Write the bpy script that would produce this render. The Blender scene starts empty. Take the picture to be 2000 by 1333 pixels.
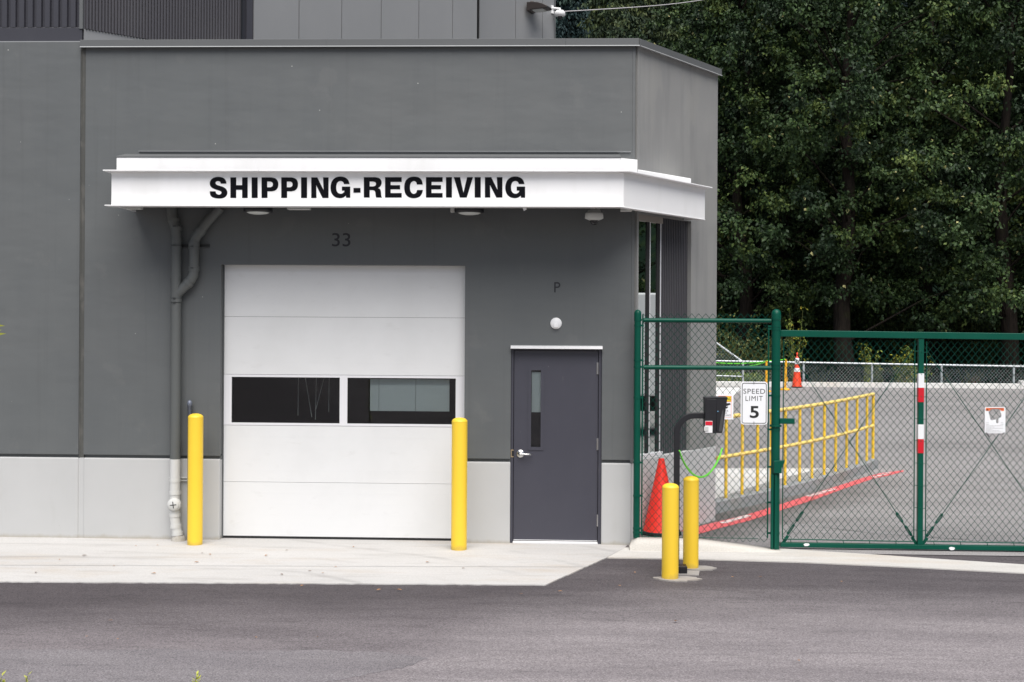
import bpy, math, random
import numpy as np
from mathutils import Vector, Matrix

random.seed(7)
RNG = np.random.default_rng(11)
SC = bpy.context.scene
COL = SC.collection

# ------------------------------------------------------------------ camera
FPX = 2492.0          # focal length in px of a 2000 px wide picture
DIST = 14.0           # camera to loading-bay wall
EYE = 2.43
YAW = 0.0394
ROLL = 0.006
HOR = 630.0
FWD = Vector((-math.sin(YAW), math.cos(YAW), 0))
RGT0 = Vector((math.cos(YAW), math.sin(YAW), 0))
UP0 = Vector((0, 0, 1))
RGT = RGT0 * math.cos(ROLL) + UP0 * math.sin(ROLL)
UPV = UP0 * math.cos(ROLL) - RGT0 * math.sin(ROLL)
CAM = Vector((0, 0, EYE)) - FWD * DIST


def ray(px, py):
    return FWD * FPX + RGT * (px - 1000.0) + UPV * (HOR - py)


def aY(px, py, Y=0.0):
    d = ray(px, py)
    return CAM + d * ((Y - CAM.y) / d.y)


def aZ(px, py, z=0.0):
    d = ray(px, py)
    return CAM + d * ((z - CAM.z) / d.z)


def aD(px, py, dep):
    return CAM + ray(px, py) * (dep / FPX)


def aP(px, py, P0, n):
    d = ray(px, py)
    return CAM + d * ((Vector(P0) - CAM).dot(n) / d.dot(n))


LOTG = 0.017


def aL(px, py, dz=0.0):            # on the gently rising lot behind the gate
    d = ray(px, py)
    t = (dz - CAM.z + LOTG * CAM.y) / (d.z - LOTG * d.y)
    return CAM + d * t


def lotz(y):
    return LOTG * max(0.0, y)


cam_d = bpy.data.cameras.new('camera')
cam = bpy.data.objects.new('camera', cam_d)
COL.objects.link(cam)
M3 = Matrix((RGT, UPV, -FWD)).transposed()
cam.matrix_world = Matrix.Translation(CAM) @ M3.to_4x4()
cam_d.sensor_width = 36.0
cam_d.lens = 36.0 * FPX / 2000.0
cam_d.shift_y = -(666.5 - HOR) / 2000.0
cam_d.clip_start = 0.05
cam_d.clip_end = 2000
SC.camera = cam

# ------------------------------------------------------------------ materials


def nd(nt, typ, **kw):
    n = nt.nodes.new(typ)
    for k, v in kw.items():
        setattr(n, k, v)
    return n


def base_mat(name, color, rough=0.6, metallic=0.0, spec=0.5):
    m = bpy.data.materials.new(name)
    m.use_nodes = True
    b = m.node_tree.nodes['Principled BSDF']
    b.inputs['Base Color'].default_value = (*color, 1)
    b.inputs['Roughness'].default_value = rough
    b.inputs['Metallic'].default_value = metallic
    b.inputs['Specular IOR Level'].default_value = spec
    return m


def noise_node(nt, vec, scale, detail=4.0, rough=0.55, stretch=None):
    if stretch:
        mp = nd(nt, 'ShaderNodeMapping')
        mp.inputs['Scale'].default_value = stretch
        nt.links.new(vec, mp.inputs['Vector'])
        vec = mp.outputs['Vector']
    n = nd(nt, 'ShaderNodeTexNoise')
    n.inputs['Scale'].default_value = scale
    n.inputs['Detail'].default_value = detail
    n.inputs['Roughness'].default_value = rough
    nt.links.new(vec, n.inputs['Vector'])
    return n.outputs['Fac']


def rng(nt, val, a, b, c, d):
    m = nd(nt, 'ShaderNodeMapRange')
    m.inputs['From Min'].default_value = a
    m.inputs['From Max'].default_value = b
    m.inputs['To Min'].default_value = c
    m.inputs['To Max'].default_value = d
    nt.links.new(val, m.inputs['Value'])
    return m.outputs['Result']


def math_n(nt, op, a, b):
    m = nd(nt, 'ShaderNodeMath', operation=op)
    for i, x in enumerate((a, b)):
        if isinstance(x, (int, float)):
            m.inputs[i].default_value = x
        else:
            nt.links.new(x, m.inputs[i])
    return m.outputs[0]


def mixc(nt, fac, a, b, mode='MIX'):
    m = nd(nt, 'ShaderNodeMix', data_type='RGBA', blend_type=mode)
    for key, x in (('Factor', fac), ('A', a), ('B', b)):
        sock = [s for s in m.inputs if s.name == key and (s.type == 'RGBA' or key == 'Factor')][0]
        if isinstance(x, tuple):
            sock.default_value = (*x, 1) if len(x) == 3 else x
        elif isinstance(x, (int, float)):
            sock.default_value = x
        else:
            nt.links.new(x, sock)
    return [o for o in m.outputs if o.type == 'RGBA'][0]


def surf_mat(name, color, rough=0.6, metallic=0.0, spec=0.5, layers=(), bumps=(), rough_var=0.0, coat=0.0):
    """layers: (color, scale, lo, hi, amount, stretch) noise-masked tints; bumps: (scale, strength, distance, stretch)"""
    m = base_mat(name, color, rough, metallic, spec)
    nt = m.node_tree
    b = nt.nodes['Principled BSDF']
    tc = nd(nt, 'ShaderNodeTexCoord')
    vec = tc.outputs['Object']
    col = None
    for (c, sc_, lo, hi, amt, st) in layers:
        f = noise_node(nt, vec, sc_, 5.0, 0.6, st)
        f = rng(nt, f, lo, hi, 0.0, amt)
        col = mixc(nt, f, col if col is not None else tuple(color), tuple(c))
    if col is not None:
        nt.links.new(col, b.inputs['Base Color'])
    if rough_var:
        f = noise_node(nt, vec, 2.2, 4)
        r = rng(nt, f, 0.3, 0.7, max(0.02, rough - rough_var), min(1, rough + rough_var))
        nt.links.new(r, b.inputs['Roughness'])
    prev = None
    for (sc_, stg, dist, st) in bumps:
        f = noise_node(nt, vec, sc_, 3.0, 0.5, st)
        bp = nd(nt, 'ShaderNodeBump')
        bp.inputs['Strength'].default_value = stg
        bp.inputs['Distance'].default_value = dist
        nt.links.new(f, bp.inputs['Height'])
        if prev is not None:
            nt.links.new(prev, bp.inputs['Normal'])
        prev = bp.outputs['Normal']
    if prev is not None:
        nt.links.new(prev, b.inputs['Normal'])
    if coat:
        b.inputs['Coat Weight'].default_value = coat
        b.inputs['Coat Roughness'].default_value = 0.25
    return m


def add_specks(m, color, scale, thresh, amount=0.8):
    """sparse paint nicks / specks with hard edges"""
    nt = m.node_tree
    b = nt.nodes['Principled BSDF']
    tc = nd(nt, 'ShaderNodeTexCoord')
    v = nd(nt, 'ShaderNodeTexVoronoi')
    v.inputs['Scale'].default_value = scale
    nt.links.new(tc.outputs['Object'], v.inputs['Vector'])
    f1 = rng(nt, v.outputs['Distance'], thresh * 0.7, thresh, 1.0, 0.0)
    g = noise_node(nt, tc.outputs['Object'], scale * 0.31, 2)
    f2 = rng(nt, g, 0.52, 0.58, 0.0, amount)
    f = math_n(nt, 'MULTIPLY', f1, f2)
    inp = b.inputs['Base Color']
    prev = inp.links[0].from_socket if inp.links else tuple(inp.default_value)[:3]
    nt.links.new(mixc(nt, f, prev, tuple(color)), inp)
    return m


WALLC = (0.108, 0.116, 0.118)
M = {}
M['wall'] = surf_mat('grey wall paint', WALLC, 0.52, 0, 0.45,
                     layers=[((0.122, 0.127, 0.127), 0.55, 0.42, 0.75, 0.8, None),
                             ((0.092, 0.099, 0.103), 1.3, 0.48, 0.8, 0.6, (1, 1, 0.35)),
                             ((0.138, 0.142, 0.141), 5.0, 0.60, 0.8, 0.35, (2.0, 2.0, 0.25)),
                             ((0.088, 0.093, 0.094), 2.6, 0.56, 0.76, 0.55, (4.0, 4.0, 0.10)),
                             ((0.130, 0.135, 0.135), 3.1, 0.60, 0.66, 0.45, (0.8, 0.8, 0.8))],
                     bumps=[(0.9, 0.25, 0.06, (1, 1, 2.2)), (160, 0.10, 0.004, None)], rough_var=0.06)
add_specks(M['wall'], (0.5, 0.5, 0.48), 5.5, 0.040)
M['wall2'] = surf_mat('mid grey wall paint', (0.255, 0.255, 0.25), 0.5, 0, 0.5,  # paler than the main wall, with patches and darker streaks
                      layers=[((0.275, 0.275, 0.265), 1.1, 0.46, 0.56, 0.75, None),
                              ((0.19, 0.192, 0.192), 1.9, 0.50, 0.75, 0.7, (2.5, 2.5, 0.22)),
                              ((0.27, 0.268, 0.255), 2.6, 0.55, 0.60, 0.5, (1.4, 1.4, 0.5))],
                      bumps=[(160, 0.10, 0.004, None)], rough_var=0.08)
M['base'] = surf_mat('pale grey wall paint', (0.475, 0.478, 0.474), 0.6, 0, 0.4,
                     layers=[((0.44, 0.444, 0.44), 1.2, 0.4, 0.7, 0.7, None),
                             ((0.40, 0.395, 0.375), 3.0, 0.58, 0.8, 0.5, (1, 1, 0.3))],
                     bumps=[(150, 0.08, 0.004, None)])
add_specks(M['base'], (0.25, 0.23, 0.2), 5.0, 0.02)
# splash dirt along the foot of the pale wall


def foot_dirt(m, color, h, amount=0.85):
    nt = m.node_tree
    b = nt.nodes['Principled BSDF']
    g = nd(nt, 'ShaderNodeNewGeometry')
    sp = nd(nt, 'ShaderNodeSeparateXYZ')
    nt.links.new(g.outputs['Position'], sp.inputs[0])
    n = noise_node(nt, g.outputs['Position'], 5.0, 6, 0.7, (1, 1, 0.4))
    e = rng(nt, n, 0.3, 0.75, 0.005, h)
    d = math_n(nt, 'SUBTRACT', sp.outputs['Z'], e)
    f = rng(nt, d, -0.02, 0.02, amount, 0.0)
    inp = b.inputs['Base Color']
    prev = inp.links[0].from_socket if inp.links else tuple(inp.default_value)[:3]
    nt.links.new(mixc(nt, f, prev, tuple(color)), inp)


foot_dirt(M['door_white'], (0.52, 0.50, 0.45), 0.14, 0.3) if 'door_white' in M else None
foot_dirt(M['base'], (0.36, 0.33, 0.27), 0.055, 0.7)
M['base_lit'] = surf_mat('lit pale grey wall paint', (0.56, 0.565, 0.565), 0.6, 0, 0.4, layers=[((0.51, 0.515, 0.51), 1.2, 0.4, 0.7, 0.7, None)], bumps=[(150, 0.08, 0.004, None)])  # same base paint made lighter: brightness of the angled wall put into colour
foot_dirt(M['base_lit'], (0.36, 0.33, 0.27), 0.05, 0.6)
M['white'] = surf_mat('white steel paint', (0.86, 0.86, 0.86), 0.42, 0, 0.5,
                      layers=[((0.76, 0.76, 0.745), 2.2, 0.5, 0.75, 0.8, (1, 1, 0.25))], rough_var=0.05)
add_specks(M['white'], (0.45, 0.25, 0.12), 4.0, 0.022, 0.6)
M['door_white'] = surf_mat('white door skin', (0.71, 0.715, 0.715), 0.45, 0, 0.5,
                           layers=[((0.64, 0.645, 0.64), 0.9, 0.45, 0.7, 0.7, None),
                                   ((0.61, 0.61, 0.60), 4.5, 0.60, 0.75, 0.5, (1, 1, 2))],
                           bumps=[(60, 0.015, 0.003, (0.1, 1, 6))])
M['frame_white'] = surf_mat('white aluminium', (0.74, 0.74, 0.76), 0.38, 0.0, 0.5,
                            layers=[((0.68, 0.68, 0.70), 3, 0.5, 0.8, 0.5, None)])
M['frame_tan'] = base_mat('weathered window head', (0.30, 0.27, 0.24), 0.5)
M['coping'] = surf_mat('grey metal flashing', (0.115, 0.12, 0.122), 0.45, 0.0, 0.4,
                       layers=[((0.10, 0.105, 0.107), 1.5, 0.4, 0.7, 0.7, (0.4, 1, 1))])
M['coping_lip'] = surf_mat('bare flashing edge', (0.30, 0.31, 0.315), 0.4, 0.0, 0.5)
M['dark_rib'] = surf_mat('dark violet grey cladding', (0.042, 0.042, 0.052), 0.42, 0.1, 0.5,
                         layers=[((0.055, 0.055, 0.065), 2.5, 0.5, 0.8, 0.6, (1, 1, 0.3))])
M['dark_rib2'] = surf_mat('dark grey corrugated cladding', (0.075, 0.073, 0.082), 0.45, 0.1, 0.5,
                          layers=[((0.095, 0.093, 0.10), 1.4, 0.48, 0.75, 0.7, (1, 1, 0.3))])
M['panel'] = surf_mat('grey cladding panel', (0.235, 0.24, 0.245), 0.45, 0.1, 0.5,
                      layers=[((0.262, 0.266, 0.27), 0.9, 0.45, 0.75, 0.8, (1, 1, 0.4))])
M['joint'] = surf_mat('joint sealant', (0.078, 0.079, 0.074), 0.75, 0, 0.3,
                      layers=[((0.13, 0.125, 0.115), 9, 0.5, 0.7, 0.8, (1, 1, 0.5))],
                      bumps=[(20, 0.3, 0.01, None)])
M['jointlight'] = surf_mat('pale joint sealant', (0.5, 0.5, 0.48), 0.7, 0, 0.3)
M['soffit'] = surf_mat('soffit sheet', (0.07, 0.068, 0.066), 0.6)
M['black'] = surf_mat('black vinyl', (0.004, 0.004, 0.006), 0.35, 0, 0.12, bumps=[(9, 0.12, 0.01, None)])
M['blackpaint'] = surf_mat('black powder coat', (0.010, 0.010, 0.013), 0.42, 0, 0.5, bumps=[(300, 0.1, 0.002, None)])
M['blackgloss'] = base_mat('dark dome plastic', (0.01, 0.01, 0.012), 0.08, 0, 0.5)
M['greyplastic'] = base_mat('dark grey plastic', (0.06, 0.062, 0.065), 0.3)
M['letter'] = base_mat('black number paint', (0.012, 0.012, 0.018), 0.5)
M['pipe_dark'] = surf_mat('grey painted pipe', (0.105, 0.112, 0.110), 0.5, 0, 0.4,
                          layers=[((0.125, 0.13, 0.127), 3, 0.5, 0.7, 0.7, (1, 1, 0.3))])
M['pipe_pale'] = surf_mat('pale painted pipe', (0.58, 0.585, 0.57), 0.55, 0, 0.4,
                          layers=[((0.42, 0.39, 0.32), 6, 0.60, 0.8, 0.6, (1, 1, 0.6))])
M['concrete_raw'] = surf_mat('raw concrete', (0.42, 0.40, 0.36), 0.8, layers=[((0.3, 0.27, 0.22), 14, 0.5, 0.7, 0.8, None)],
                             bumps=[(60, 0.4, 0.01, None)])
M['strap'] = base_mat('dark pipe clamp', (0.035, 0.037, 0.037), 0.5)
M['doorleaf'] = surf_mat('slate door paint', (0.052, 0.052, 0.068), 0.42, 0, 0.45,
                         layers=[((0.060, 0.060, 0.077), 1.3, 0.45, 0.7, 0.8, None),
                                 ((0.11, 0.11, 0.115), 7, 0.66, 0.75, 0.4, (3, 3, 1))],
                         bumps=[(130, 0.06, 0.003, None)])
add_specks(M['doorleaf'], (0.3, 0.29, 0.28), 6.0, 0.022)
M['chrome'] = surf_mat('satin steel', (0.62, 0.62, 0.62), 0.28, 1.0, 0.5)
M['alu'] = surf_mat('mill aluminium', (0.74, 0.74, 0.75), 0.35, 0.15, 0.5,
                    layers=[((0.66, 0.66, 0.66), 10, 0.5, 0.8, 0.6, (4, 1, 1))])
M['brass'] = base_mat('dull brass', (0.55, 0.42, 0.26), 0.4, 0.8)
M['seal'] = base_mat('black rubber seal', (0.012, 0.012, 0.013), 0.8)
M['roomdark'] = base_mat('dark interior', (0.022, 0.02, 0.024), 0.9, 0, 0.1)
M['reflectpale'] = base_mat('pale reflection panel', (0.64, 0.70, 0.69), 0.8, 0, 0.1)  # for added panels that stand in for reflections in the glass
M['plate'] = base_mat('white plastic', (0.82, 0.82, 0.82), 0.4)
M['camgrey'] = base_mat('off white camera housing', (0.55, 0.56, 0.54), 0.45)
M['lens_diff'] = base_mat('frosted diffuser', (0.6, 0.62, 0.6), 0.4)
M['yellow'] = surf_mat('yellow bollard sleeve', (0.86, 0.58, 0.042), 0.4, 0, 0.45,
                       layers=[((0.82, 0.53, 0.035), 2.4, 0.45, 0.75, 0.7, (1, 1, 0.4))], rough_var=0.06)
add_specks(M['yellow'], (0.35, 0.24, 0.05), 11, 0.05, 0.8)
add_specks(M['yellow'], (0.12, 0.09, 0.03), 4.5, 0.028, 0.8)
foot_dirt(M['yellow'], (0.42, 0.31, 0.08), 0.07, 0.55)
M['yellowrail'] = surf_mat('yellow rail paint', (0.88, 0.58, 0.045), 0.4, 0, 0.45,
                           layers=[((0.86, 0.62, 0.14), 4.0, 0.5, 0.7, 0.7, None)])
M['orange_post'] = base_mat('orange yellow plastic', (0.80, 0.40, 0.02), 0.5)
M['green'] = surf_mat('green vinyl coat', (0.0005, 0.066, 0.042), 0.36, 0, 0.22,
                      layers=[((0.001, 0.078, 0.050), 2.5, 0.45, 0.7, 0.8, None)], rough_var=0.08)
add_specks(M['green'], (0.4, 0.5, 0.45), 13, 0.03, 0.7)
M['greenwire'] = base_mat('green vinyl wire', (0.001, 0.05, 0.034), 0.5, 0, 0.2)
M['galv'] = surf_mat('galvanised steel', (0.62, 0.65, 0.67), 0.45, 0.35, 0.5,
                     layers=[((0.48, 0.51, 0.53), 20, 0.45, 0.65, 0.6, None)])
M['galvwire'] = base_mat('galvanised wire', (0.42, 0.45, 0.45), 0.5, 0.5)
M['signwhite'] = base_mat('white sign sheet', (0.82, 0.83, 0.85), 0.35)
M['signblack'] = base_mat('black sign ink', (0.012, 0.012, 0.013), 0.5)
M['signyellow'] = base_mat('yellow sign ink', (0.85, 0.68, 0.03), 0.4)
M['signorange'] = base_mat('orange sign ink', (0.80, 0.17, 0.05), 0.4)
M['signpink'] = base_mat('faded red sign ink', (0.8, 0.42, 0.36), 0.4)
M['signgrey'] = base_mat('grey print', (0.42, 0.42, 0.42), 0.5)
M['tapered'] = base_mat('red reflective tape', (0.55, 0.008, 0.02), 0.3)
M['tapewhite'] = base_mat('white reflective tape', (0.78, 0.79, 0.80), 0.3)
M['cone'] = surf_mat('orange red cone vinyl', (0.80, 0.030, 0.018), 0.42, 0, 0.45,
                     layers=[((0.85, 0.05, 0.03), 2, 0.4, 0.7, 0.8, None)])
M['cone2'] = base_mat('orange cone plastic', (0.85, 0.065, 0.02), 0.45)
M['rubber'] = surf_mat('black rubber', (0.018, 0.017, 0.017), 0.8)
M['chain'] = base_mat('lime plastic', (0.16, 0.72, 0.05), 0.4)
M['red_button'] = base_mat('red panel plastic', (0.62, 0.01, 0.03), 0.4)
M['cable'] = base_mat('pale cable', (0.62, 0.60, 0.60), 0.5)
M['lampbronze'] = base_mat('bronze lamp housing', (0.035, 0.028, 0.026), 0.45, 0.2)


def glass_mat(name, ior, rough=0.01, tint=(1, 1, 1)):
    m = bpy.data.materials.new(name)
    m.use_nodes = True
    nt = m.node_tree
    nt.nodes.clear()
    out = nd(nt, 'ShaderNodeOutputMaterial')
    mx = nd(nt, 'ShaderNodeMixShader')
    tr = nd(nt, 'ShaderNodeBsdfTransparent')
    tr.inputs['Color'].default_value = (*tint, 1)
    gl = nd(nt, 'ShaderNodeBsdfGlossy')
    gl.inputs['Roughness'].default_value = rough
    fr = nd(nt, 'ShaderNodeFresnel')
    fr.inputs['IOR'].default_value = ior
    nt.links.new(fr.outputs[0], mx.inputs[0])
    nt.links.new(tr.outputs[0], mx.inputs[1])
    nt.links.new(gl.outputs[0], mx.inputs[2])
    nt.links.new(mx.outputs[0], out.inputs[0])
    return m


M['glass'] = glass_mat('window glass', 1.45, 0.015, (0.9, 0.92, 0.92))
M['mirrorglass'] = base_mat('reflective dark glass', (0.004, 0.005, 0.005), 0.012)
_mb = M['mirrorglass'].node_tree.nodes['Principled BSDF']
_mb.inputs['Metallic'].default_value = 1.0
_mb.inputs['Base Color'].default_value = (0.70, 0.74, 0.72, 1)


def asphalt(name, base, dark, light, seed):
    m = base_mat(name, base, 0.85, 0, 0.25)
    nt = m.node_tree
    b = nt.nodes['Principled BSDF']
    g = nd(nt, 'ShaderNodeNewGeometry')
    mp = nd(nt, 'ShaderNodeMapping')
    mp.inputs['Location'].default_value = (seed, seed * 0.7, 0)
    nt.links.new(g.outputs['Position'], mp.inputs['Vector'])
    v = mp.outputs['Vector']
    big = noise_node(nt, v, 0.30, 4, 0.6, (0.55, 1.3, 1))
    mid = noise_node(nt, v, 1.6, 5, 0.65, (0.35, 1.6, 1))
    streak = noise_node(nt, v, 5.0, 6, 0.75, (0.22, 1.5, 1))
    grit = noise_node(nt, v, 85.0, 3, 0.75)
    c = mixc(nt, rng(nt, big, 0.35, 0.65, 0, 1), tuple(dark), tuple(base))
    c = mixc(nt, rng(nt, mid, 0.42, 0.72, 0, 0.8), c, tuple(light))
    c = mixc(nt, rng(nt, streak, 0.54, 0.76, 0, 0.8), c, tuple(x * 0.62 for x in dark))
    gr = rng(nt, grit, 0.34, 0.66, 0.50, 1.52)
    cm = nd(nt, 'ShaderNodeCombineColor')
    for i in range(3):
        nt.links.new(gr, cm.inputs[i])
    c = mixc(nt, 1.0, c, cm.outputs[0], 'MULTIPLY')
    vo = nd(nt, 'ShaderNodeTexVoronoi')
    vo.inputs['Scale'].default_value = 26
    nt.links.new(v, vo.inputs['Vector'])
    sp = rng(nt, vo.outputs['Distance'], 0.09, 0.14, 1, 0)
    pick = noise_node(nt, v, 9.0, 2)
    sp = math_n(nt, 'MULTIPLY', sp, rng(nt, pick, 0.60, 0.66, 0, 0.7))
    c = mixc(nt, sp, c, (0.45, 0.43, 0.41))
    nt.links.new(c, b.inputs['Base Color'])
    bp = nd(nt, 'ShaderNodeBump')
    bp.inputs['Strength'].default_value = 0.5
    bp.inputs['Distance'].default_value = 0.006
    nt.links.new(grit, bp.inputs['Height'])
    nt.links.new(bp.outputs['Normal'], b.inputs['Normal'])
    return m


M['asphalt'] = asphalt('asphalt', (0.224, 0.203, 0.208), (0.165, 0.150, 0.156), (0.266, 0.243, 0.247), 3.0)


def lay_newer(m, c1, c2):
    """a strip of newer, darker tarmac along the slab and gutter with a ragged edge"""
    nt = m.node_tree
    b = nt.nodes['Principled BSDF']
    g = nd(nt, 'ShaderNodeNewGeometry')
    sp = nd(nt, 'ShaderNodeSeparateXYZ')
    nt.links.new(g.outputs['Position'], sp.inputs[0])
    n = noise_node(nt, g.outputs['Position'], 0.55, 6, 0.65, (0.5, 1.2, 1))
    fx = rng(nt, sp.outputs['X'], -1.5, 1.8, 0.0, 1.0)
    d = math_n(nt, 'ADD', sp.outputs['Y'], math_n(nt, 'MULTIPLY', n, 2.2))
    d = math_n(nt, 'SUBTRACT', d, fx)
    f = rng(nt, d, -3.7, -2.0, 0.0, 1.0)
    inp = b.inputs['Base Color']
    prev = inp.links[0].from_socket
    fac = math_n(nt, 'MULTIPLY', f, 1.0)
    dark = mixc(nt, 1.0, prev, (c1, c1 * 0.985, c1 * 1.01), 'MULTIPLY')
    c = mixc(nt, fac, prev, dark)
    n2 = noise_node(nt, g.outputs['Position'], 0.4, 5, 0.65, (0.6, 1.5, 1))
    dx = math_n(nt, 'ADD', sp.outputs['X'], math_n(nt, 'MULTIPLY', n2, 1.3))
    dx = math_n(nt, 'SUBTRACT', dx, math_n(nt, 'MULTIPLY', sp.outputs['Y'], 0.31))
    f2 = rng(nt, dx, 1.25, 1.95, 0.55, 0.0)
    nt.links.new(mixc(nt, f2, c, mixc(nt, 1.0, c, (0.62, 0.60, 0.62), 'MULTIPLY')), inp)


lay_newer(M['asphalt'], 0.41, 1)
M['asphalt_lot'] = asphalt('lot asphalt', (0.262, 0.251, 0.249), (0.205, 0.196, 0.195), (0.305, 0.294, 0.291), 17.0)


def soil_shade_edge(m):
    """dirt, newer tarmac and painted shade along the foot of the ramp kerb"""
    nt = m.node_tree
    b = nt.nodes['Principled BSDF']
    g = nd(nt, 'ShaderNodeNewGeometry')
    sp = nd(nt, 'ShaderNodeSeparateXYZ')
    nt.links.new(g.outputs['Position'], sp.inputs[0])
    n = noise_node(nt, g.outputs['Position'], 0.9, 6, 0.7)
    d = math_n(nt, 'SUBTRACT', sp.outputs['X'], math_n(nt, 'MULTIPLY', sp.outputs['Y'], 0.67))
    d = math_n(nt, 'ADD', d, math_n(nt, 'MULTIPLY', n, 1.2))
    f = math_n(nt, 'MULTIPLY', rng(nt, d, 2.35, 3.05, 0.85, 0.0), rng(nt, sp.outputs['Y'], 3.5, 6.0, 1.0, 0.0))  # darkens the ramp foot for dirt and for shade put into the colour
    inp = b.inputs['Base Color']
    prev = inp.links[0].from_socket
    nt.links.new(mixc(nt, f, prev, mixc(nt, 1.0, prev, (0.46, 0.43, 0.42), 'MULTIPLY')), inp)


soil_shade_edge(M['asphalt_lot'])


def concrete(name, base, seed, tyre=True):
    m = base_mat(name, base, 0.8, 0, 0.3)
    nt = m.node_tree
    b = nt.nodes['Principled BSDF']
    g = nd(nt, 'ShaderNodeNewGeometry')
    mp = nd(nt, 'ShaderNodeMapping')
    mp.inputs['Location'].default_value = (seed, seed * 1.7, 0)
    nt.links.new(g.outputs['Position'], mp.inputs['Vector'])
    v = mp.outputs['Vector']
    big = noise_node(nt, v, 0.8, 5, 0.6, (0.5, 1.4, 1))
    c = mixc(nt, rng(nt, big, 0.35, 0.7, 0, 0.9), tuple(base), tuple(x * 0.86 for x in base))
    st = noise_node(nt, v, 2.2, 6, 0.7, (0.35, 2.4, 1))
    c = mixc(nt, rng(nt, st, 0.53, 0.72, 0, 0.5), c, (base[0] * 0.60, base[1] * 0.58, base[2] * 0.56))
    br = noise_node(nt, v, 1.1, 5, 0.65, (0.5, 1.5, 1))
    c = mixc(nt, rng(nt, br, 0.52, 0.72, 0, 0.6), c, (base[0] * 0.85, base[1] * 0.74, base[2] * 0.62))
    if tyre:
        w = nd(nt, 'ShaderNodeTexWave', wave_type='RINGS', rings_direction='Z')
        w.inputs['Scale'].default_value = 0.42
        w.inputs['Distortion'].default_value = 2.5
        w.inputs['Detail'].default_value = 3
        mp2 = nd(nt, 'ShaderNodeMapping')
        mp2.inputs['Location'].default_value = (4.5, 6.0, 0)
        nt.links.new(g.outputs['Position'], mp2.inputs['Vector'])
        nt.links.new(mp2.outputs['Vector'], w.inputs['Vector'])
        f = rng(nt, w.outputs['Fac'], 0.93, 1.0, 0, 0.35)
        f = math_n(nt, 'MULTIPLY', f, rng(nt, big, 0.45, 0.6, 0, 1))
        c = mixc(nt, f, c, (base[0] * 0.45, base[1] * 0.44, base[2] * 0.44))
    grit = noise_node(nt, v, 60.0, 4, 0.7)
    gr = rng(nt, grit, 0.3, 0.7, 0.90, 1.09)
    cm = nd(nt, 'ShaderNodeCombineColor')
    for i in range(3):
        nt.links.new(gr, cm.inputs[i])
    c = mixc(nt, 1.0, c, cm.outputs[0], 'MULTIPLY')
    nt.links.new(c, b.inputs['Base Color'])
    bp = nd(nt, 'ShaderNodeBump')
    bp.inputs['Strength'].default_value = 0.25
    bp.inputs['Distance'].default_value = 0.004
    nt.links.new(grit, bp.inputs['Height'])
    nt.links.new(bp.outputs['Normal'], b.inputs['Normal'])
    return m


M['slab'] = concrete('concrete slab', (0.50, 0.49, 0.475), 2.0)
M['gutter'] = concrete('concrete gutter', (0.54, 0.525, 0.495), 12.0, False)
M['kerb'] = concrete('kerb concrete', (0.56, 0.535, 0.49), 22.0, False)
M['collar'] = concrete('concrete collar', (0.33, 0.315, 0.30), 27.0, False)
M['kerbgrey'] = concrete('grey kerb concrete', (0.30, 0.31, 0.315), 31.0, False)
M['kerbwhite'] = concrete('white kerb concrete', (0.72, 0.715, 0.70), 41.0, False)
M['redline'] = surf_mat('worn red line paint', (0.62, 0.105, 0.115), 0.7, layers=[((0.50, 0.13, 0.13), 6, 0.5, 0.75, 0.7, None)],
                        bumps=[(70, 0.3, 0.006, None)])
M['whitepaint'] = surf_mat('white line paint', (0.72, 0.66, 0.64), 0.7, layers=[((0.62, 0.3, 0.3), 9, 0.5, 0.7, 0.8, None)])
M['verge'] = surf_mat('grass verge', (0.06, 0.10, 0.025), 0.9, layers=[((0.12, 0.11, 0.05), 3, 0.45, 0.7, 0.8, None)],
                      bumps=[(30, 0.6, 0.05, None)])
M['soil'] = surf_mat('woodland floor', (0.05, 0.045, 0.03), 0.95, layers=[((0.035, 0.06, 0.02), 0.8, 0.45, 0.6, 0.9, None)],
                     bumps=[(8, 0.6, 0.1, None)])
M['hill'] = surf_mat('wooded hillside', (0.007, 0.013, 0.009), 0.95, 0, 0.0,
                     layers=[((0.012, 0.020, 0.010), 0.12, 0.45, 0.65, 0.9, None)])
M['bark'] = surf_mat('furrowed bark', (0.030, 0.024, 0.020), 0.9, 0, 0.1,
                     layers=[((0.018, 0.015, 0.013), 3.0, 0.45, 0.6, 0.9, (3.5, 3.5, 0.35)),
                             ((0.045, 0.055, 0.018), 1.2, 0.55, 0.75, 0.6, None)],
                     bumps=[(5, 0.9, 0.08, (3.5, 3.5, 0.4))])


def leaf_mat(name, stops, rough=0.5, trans=0.0):
    m = base_mat(name, (0.05, 0.08, 0.03), rough, 0, 0.22)
    nt = m.node_tree
    b = nt.nodes['Principled BSDF']
    a = nd(nt, 'ShaderNodeAttribute', attribute_name='tint')
    r = nd(nt, 'ShaderNodeValToRGB')
    els = r.color_ramp.elements
    while len(els) < len(stops):
        els.new(0.5)
    for e, (p, c) in zip(els, stops):
        e.position = p
        e.color = (*c, 1)
    nt.links.new(a.outputs['Fac'], r.inputs[0])
    nt.links.new(r.outputs[0], b.inputs['Base Color'])
    return m


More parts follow.
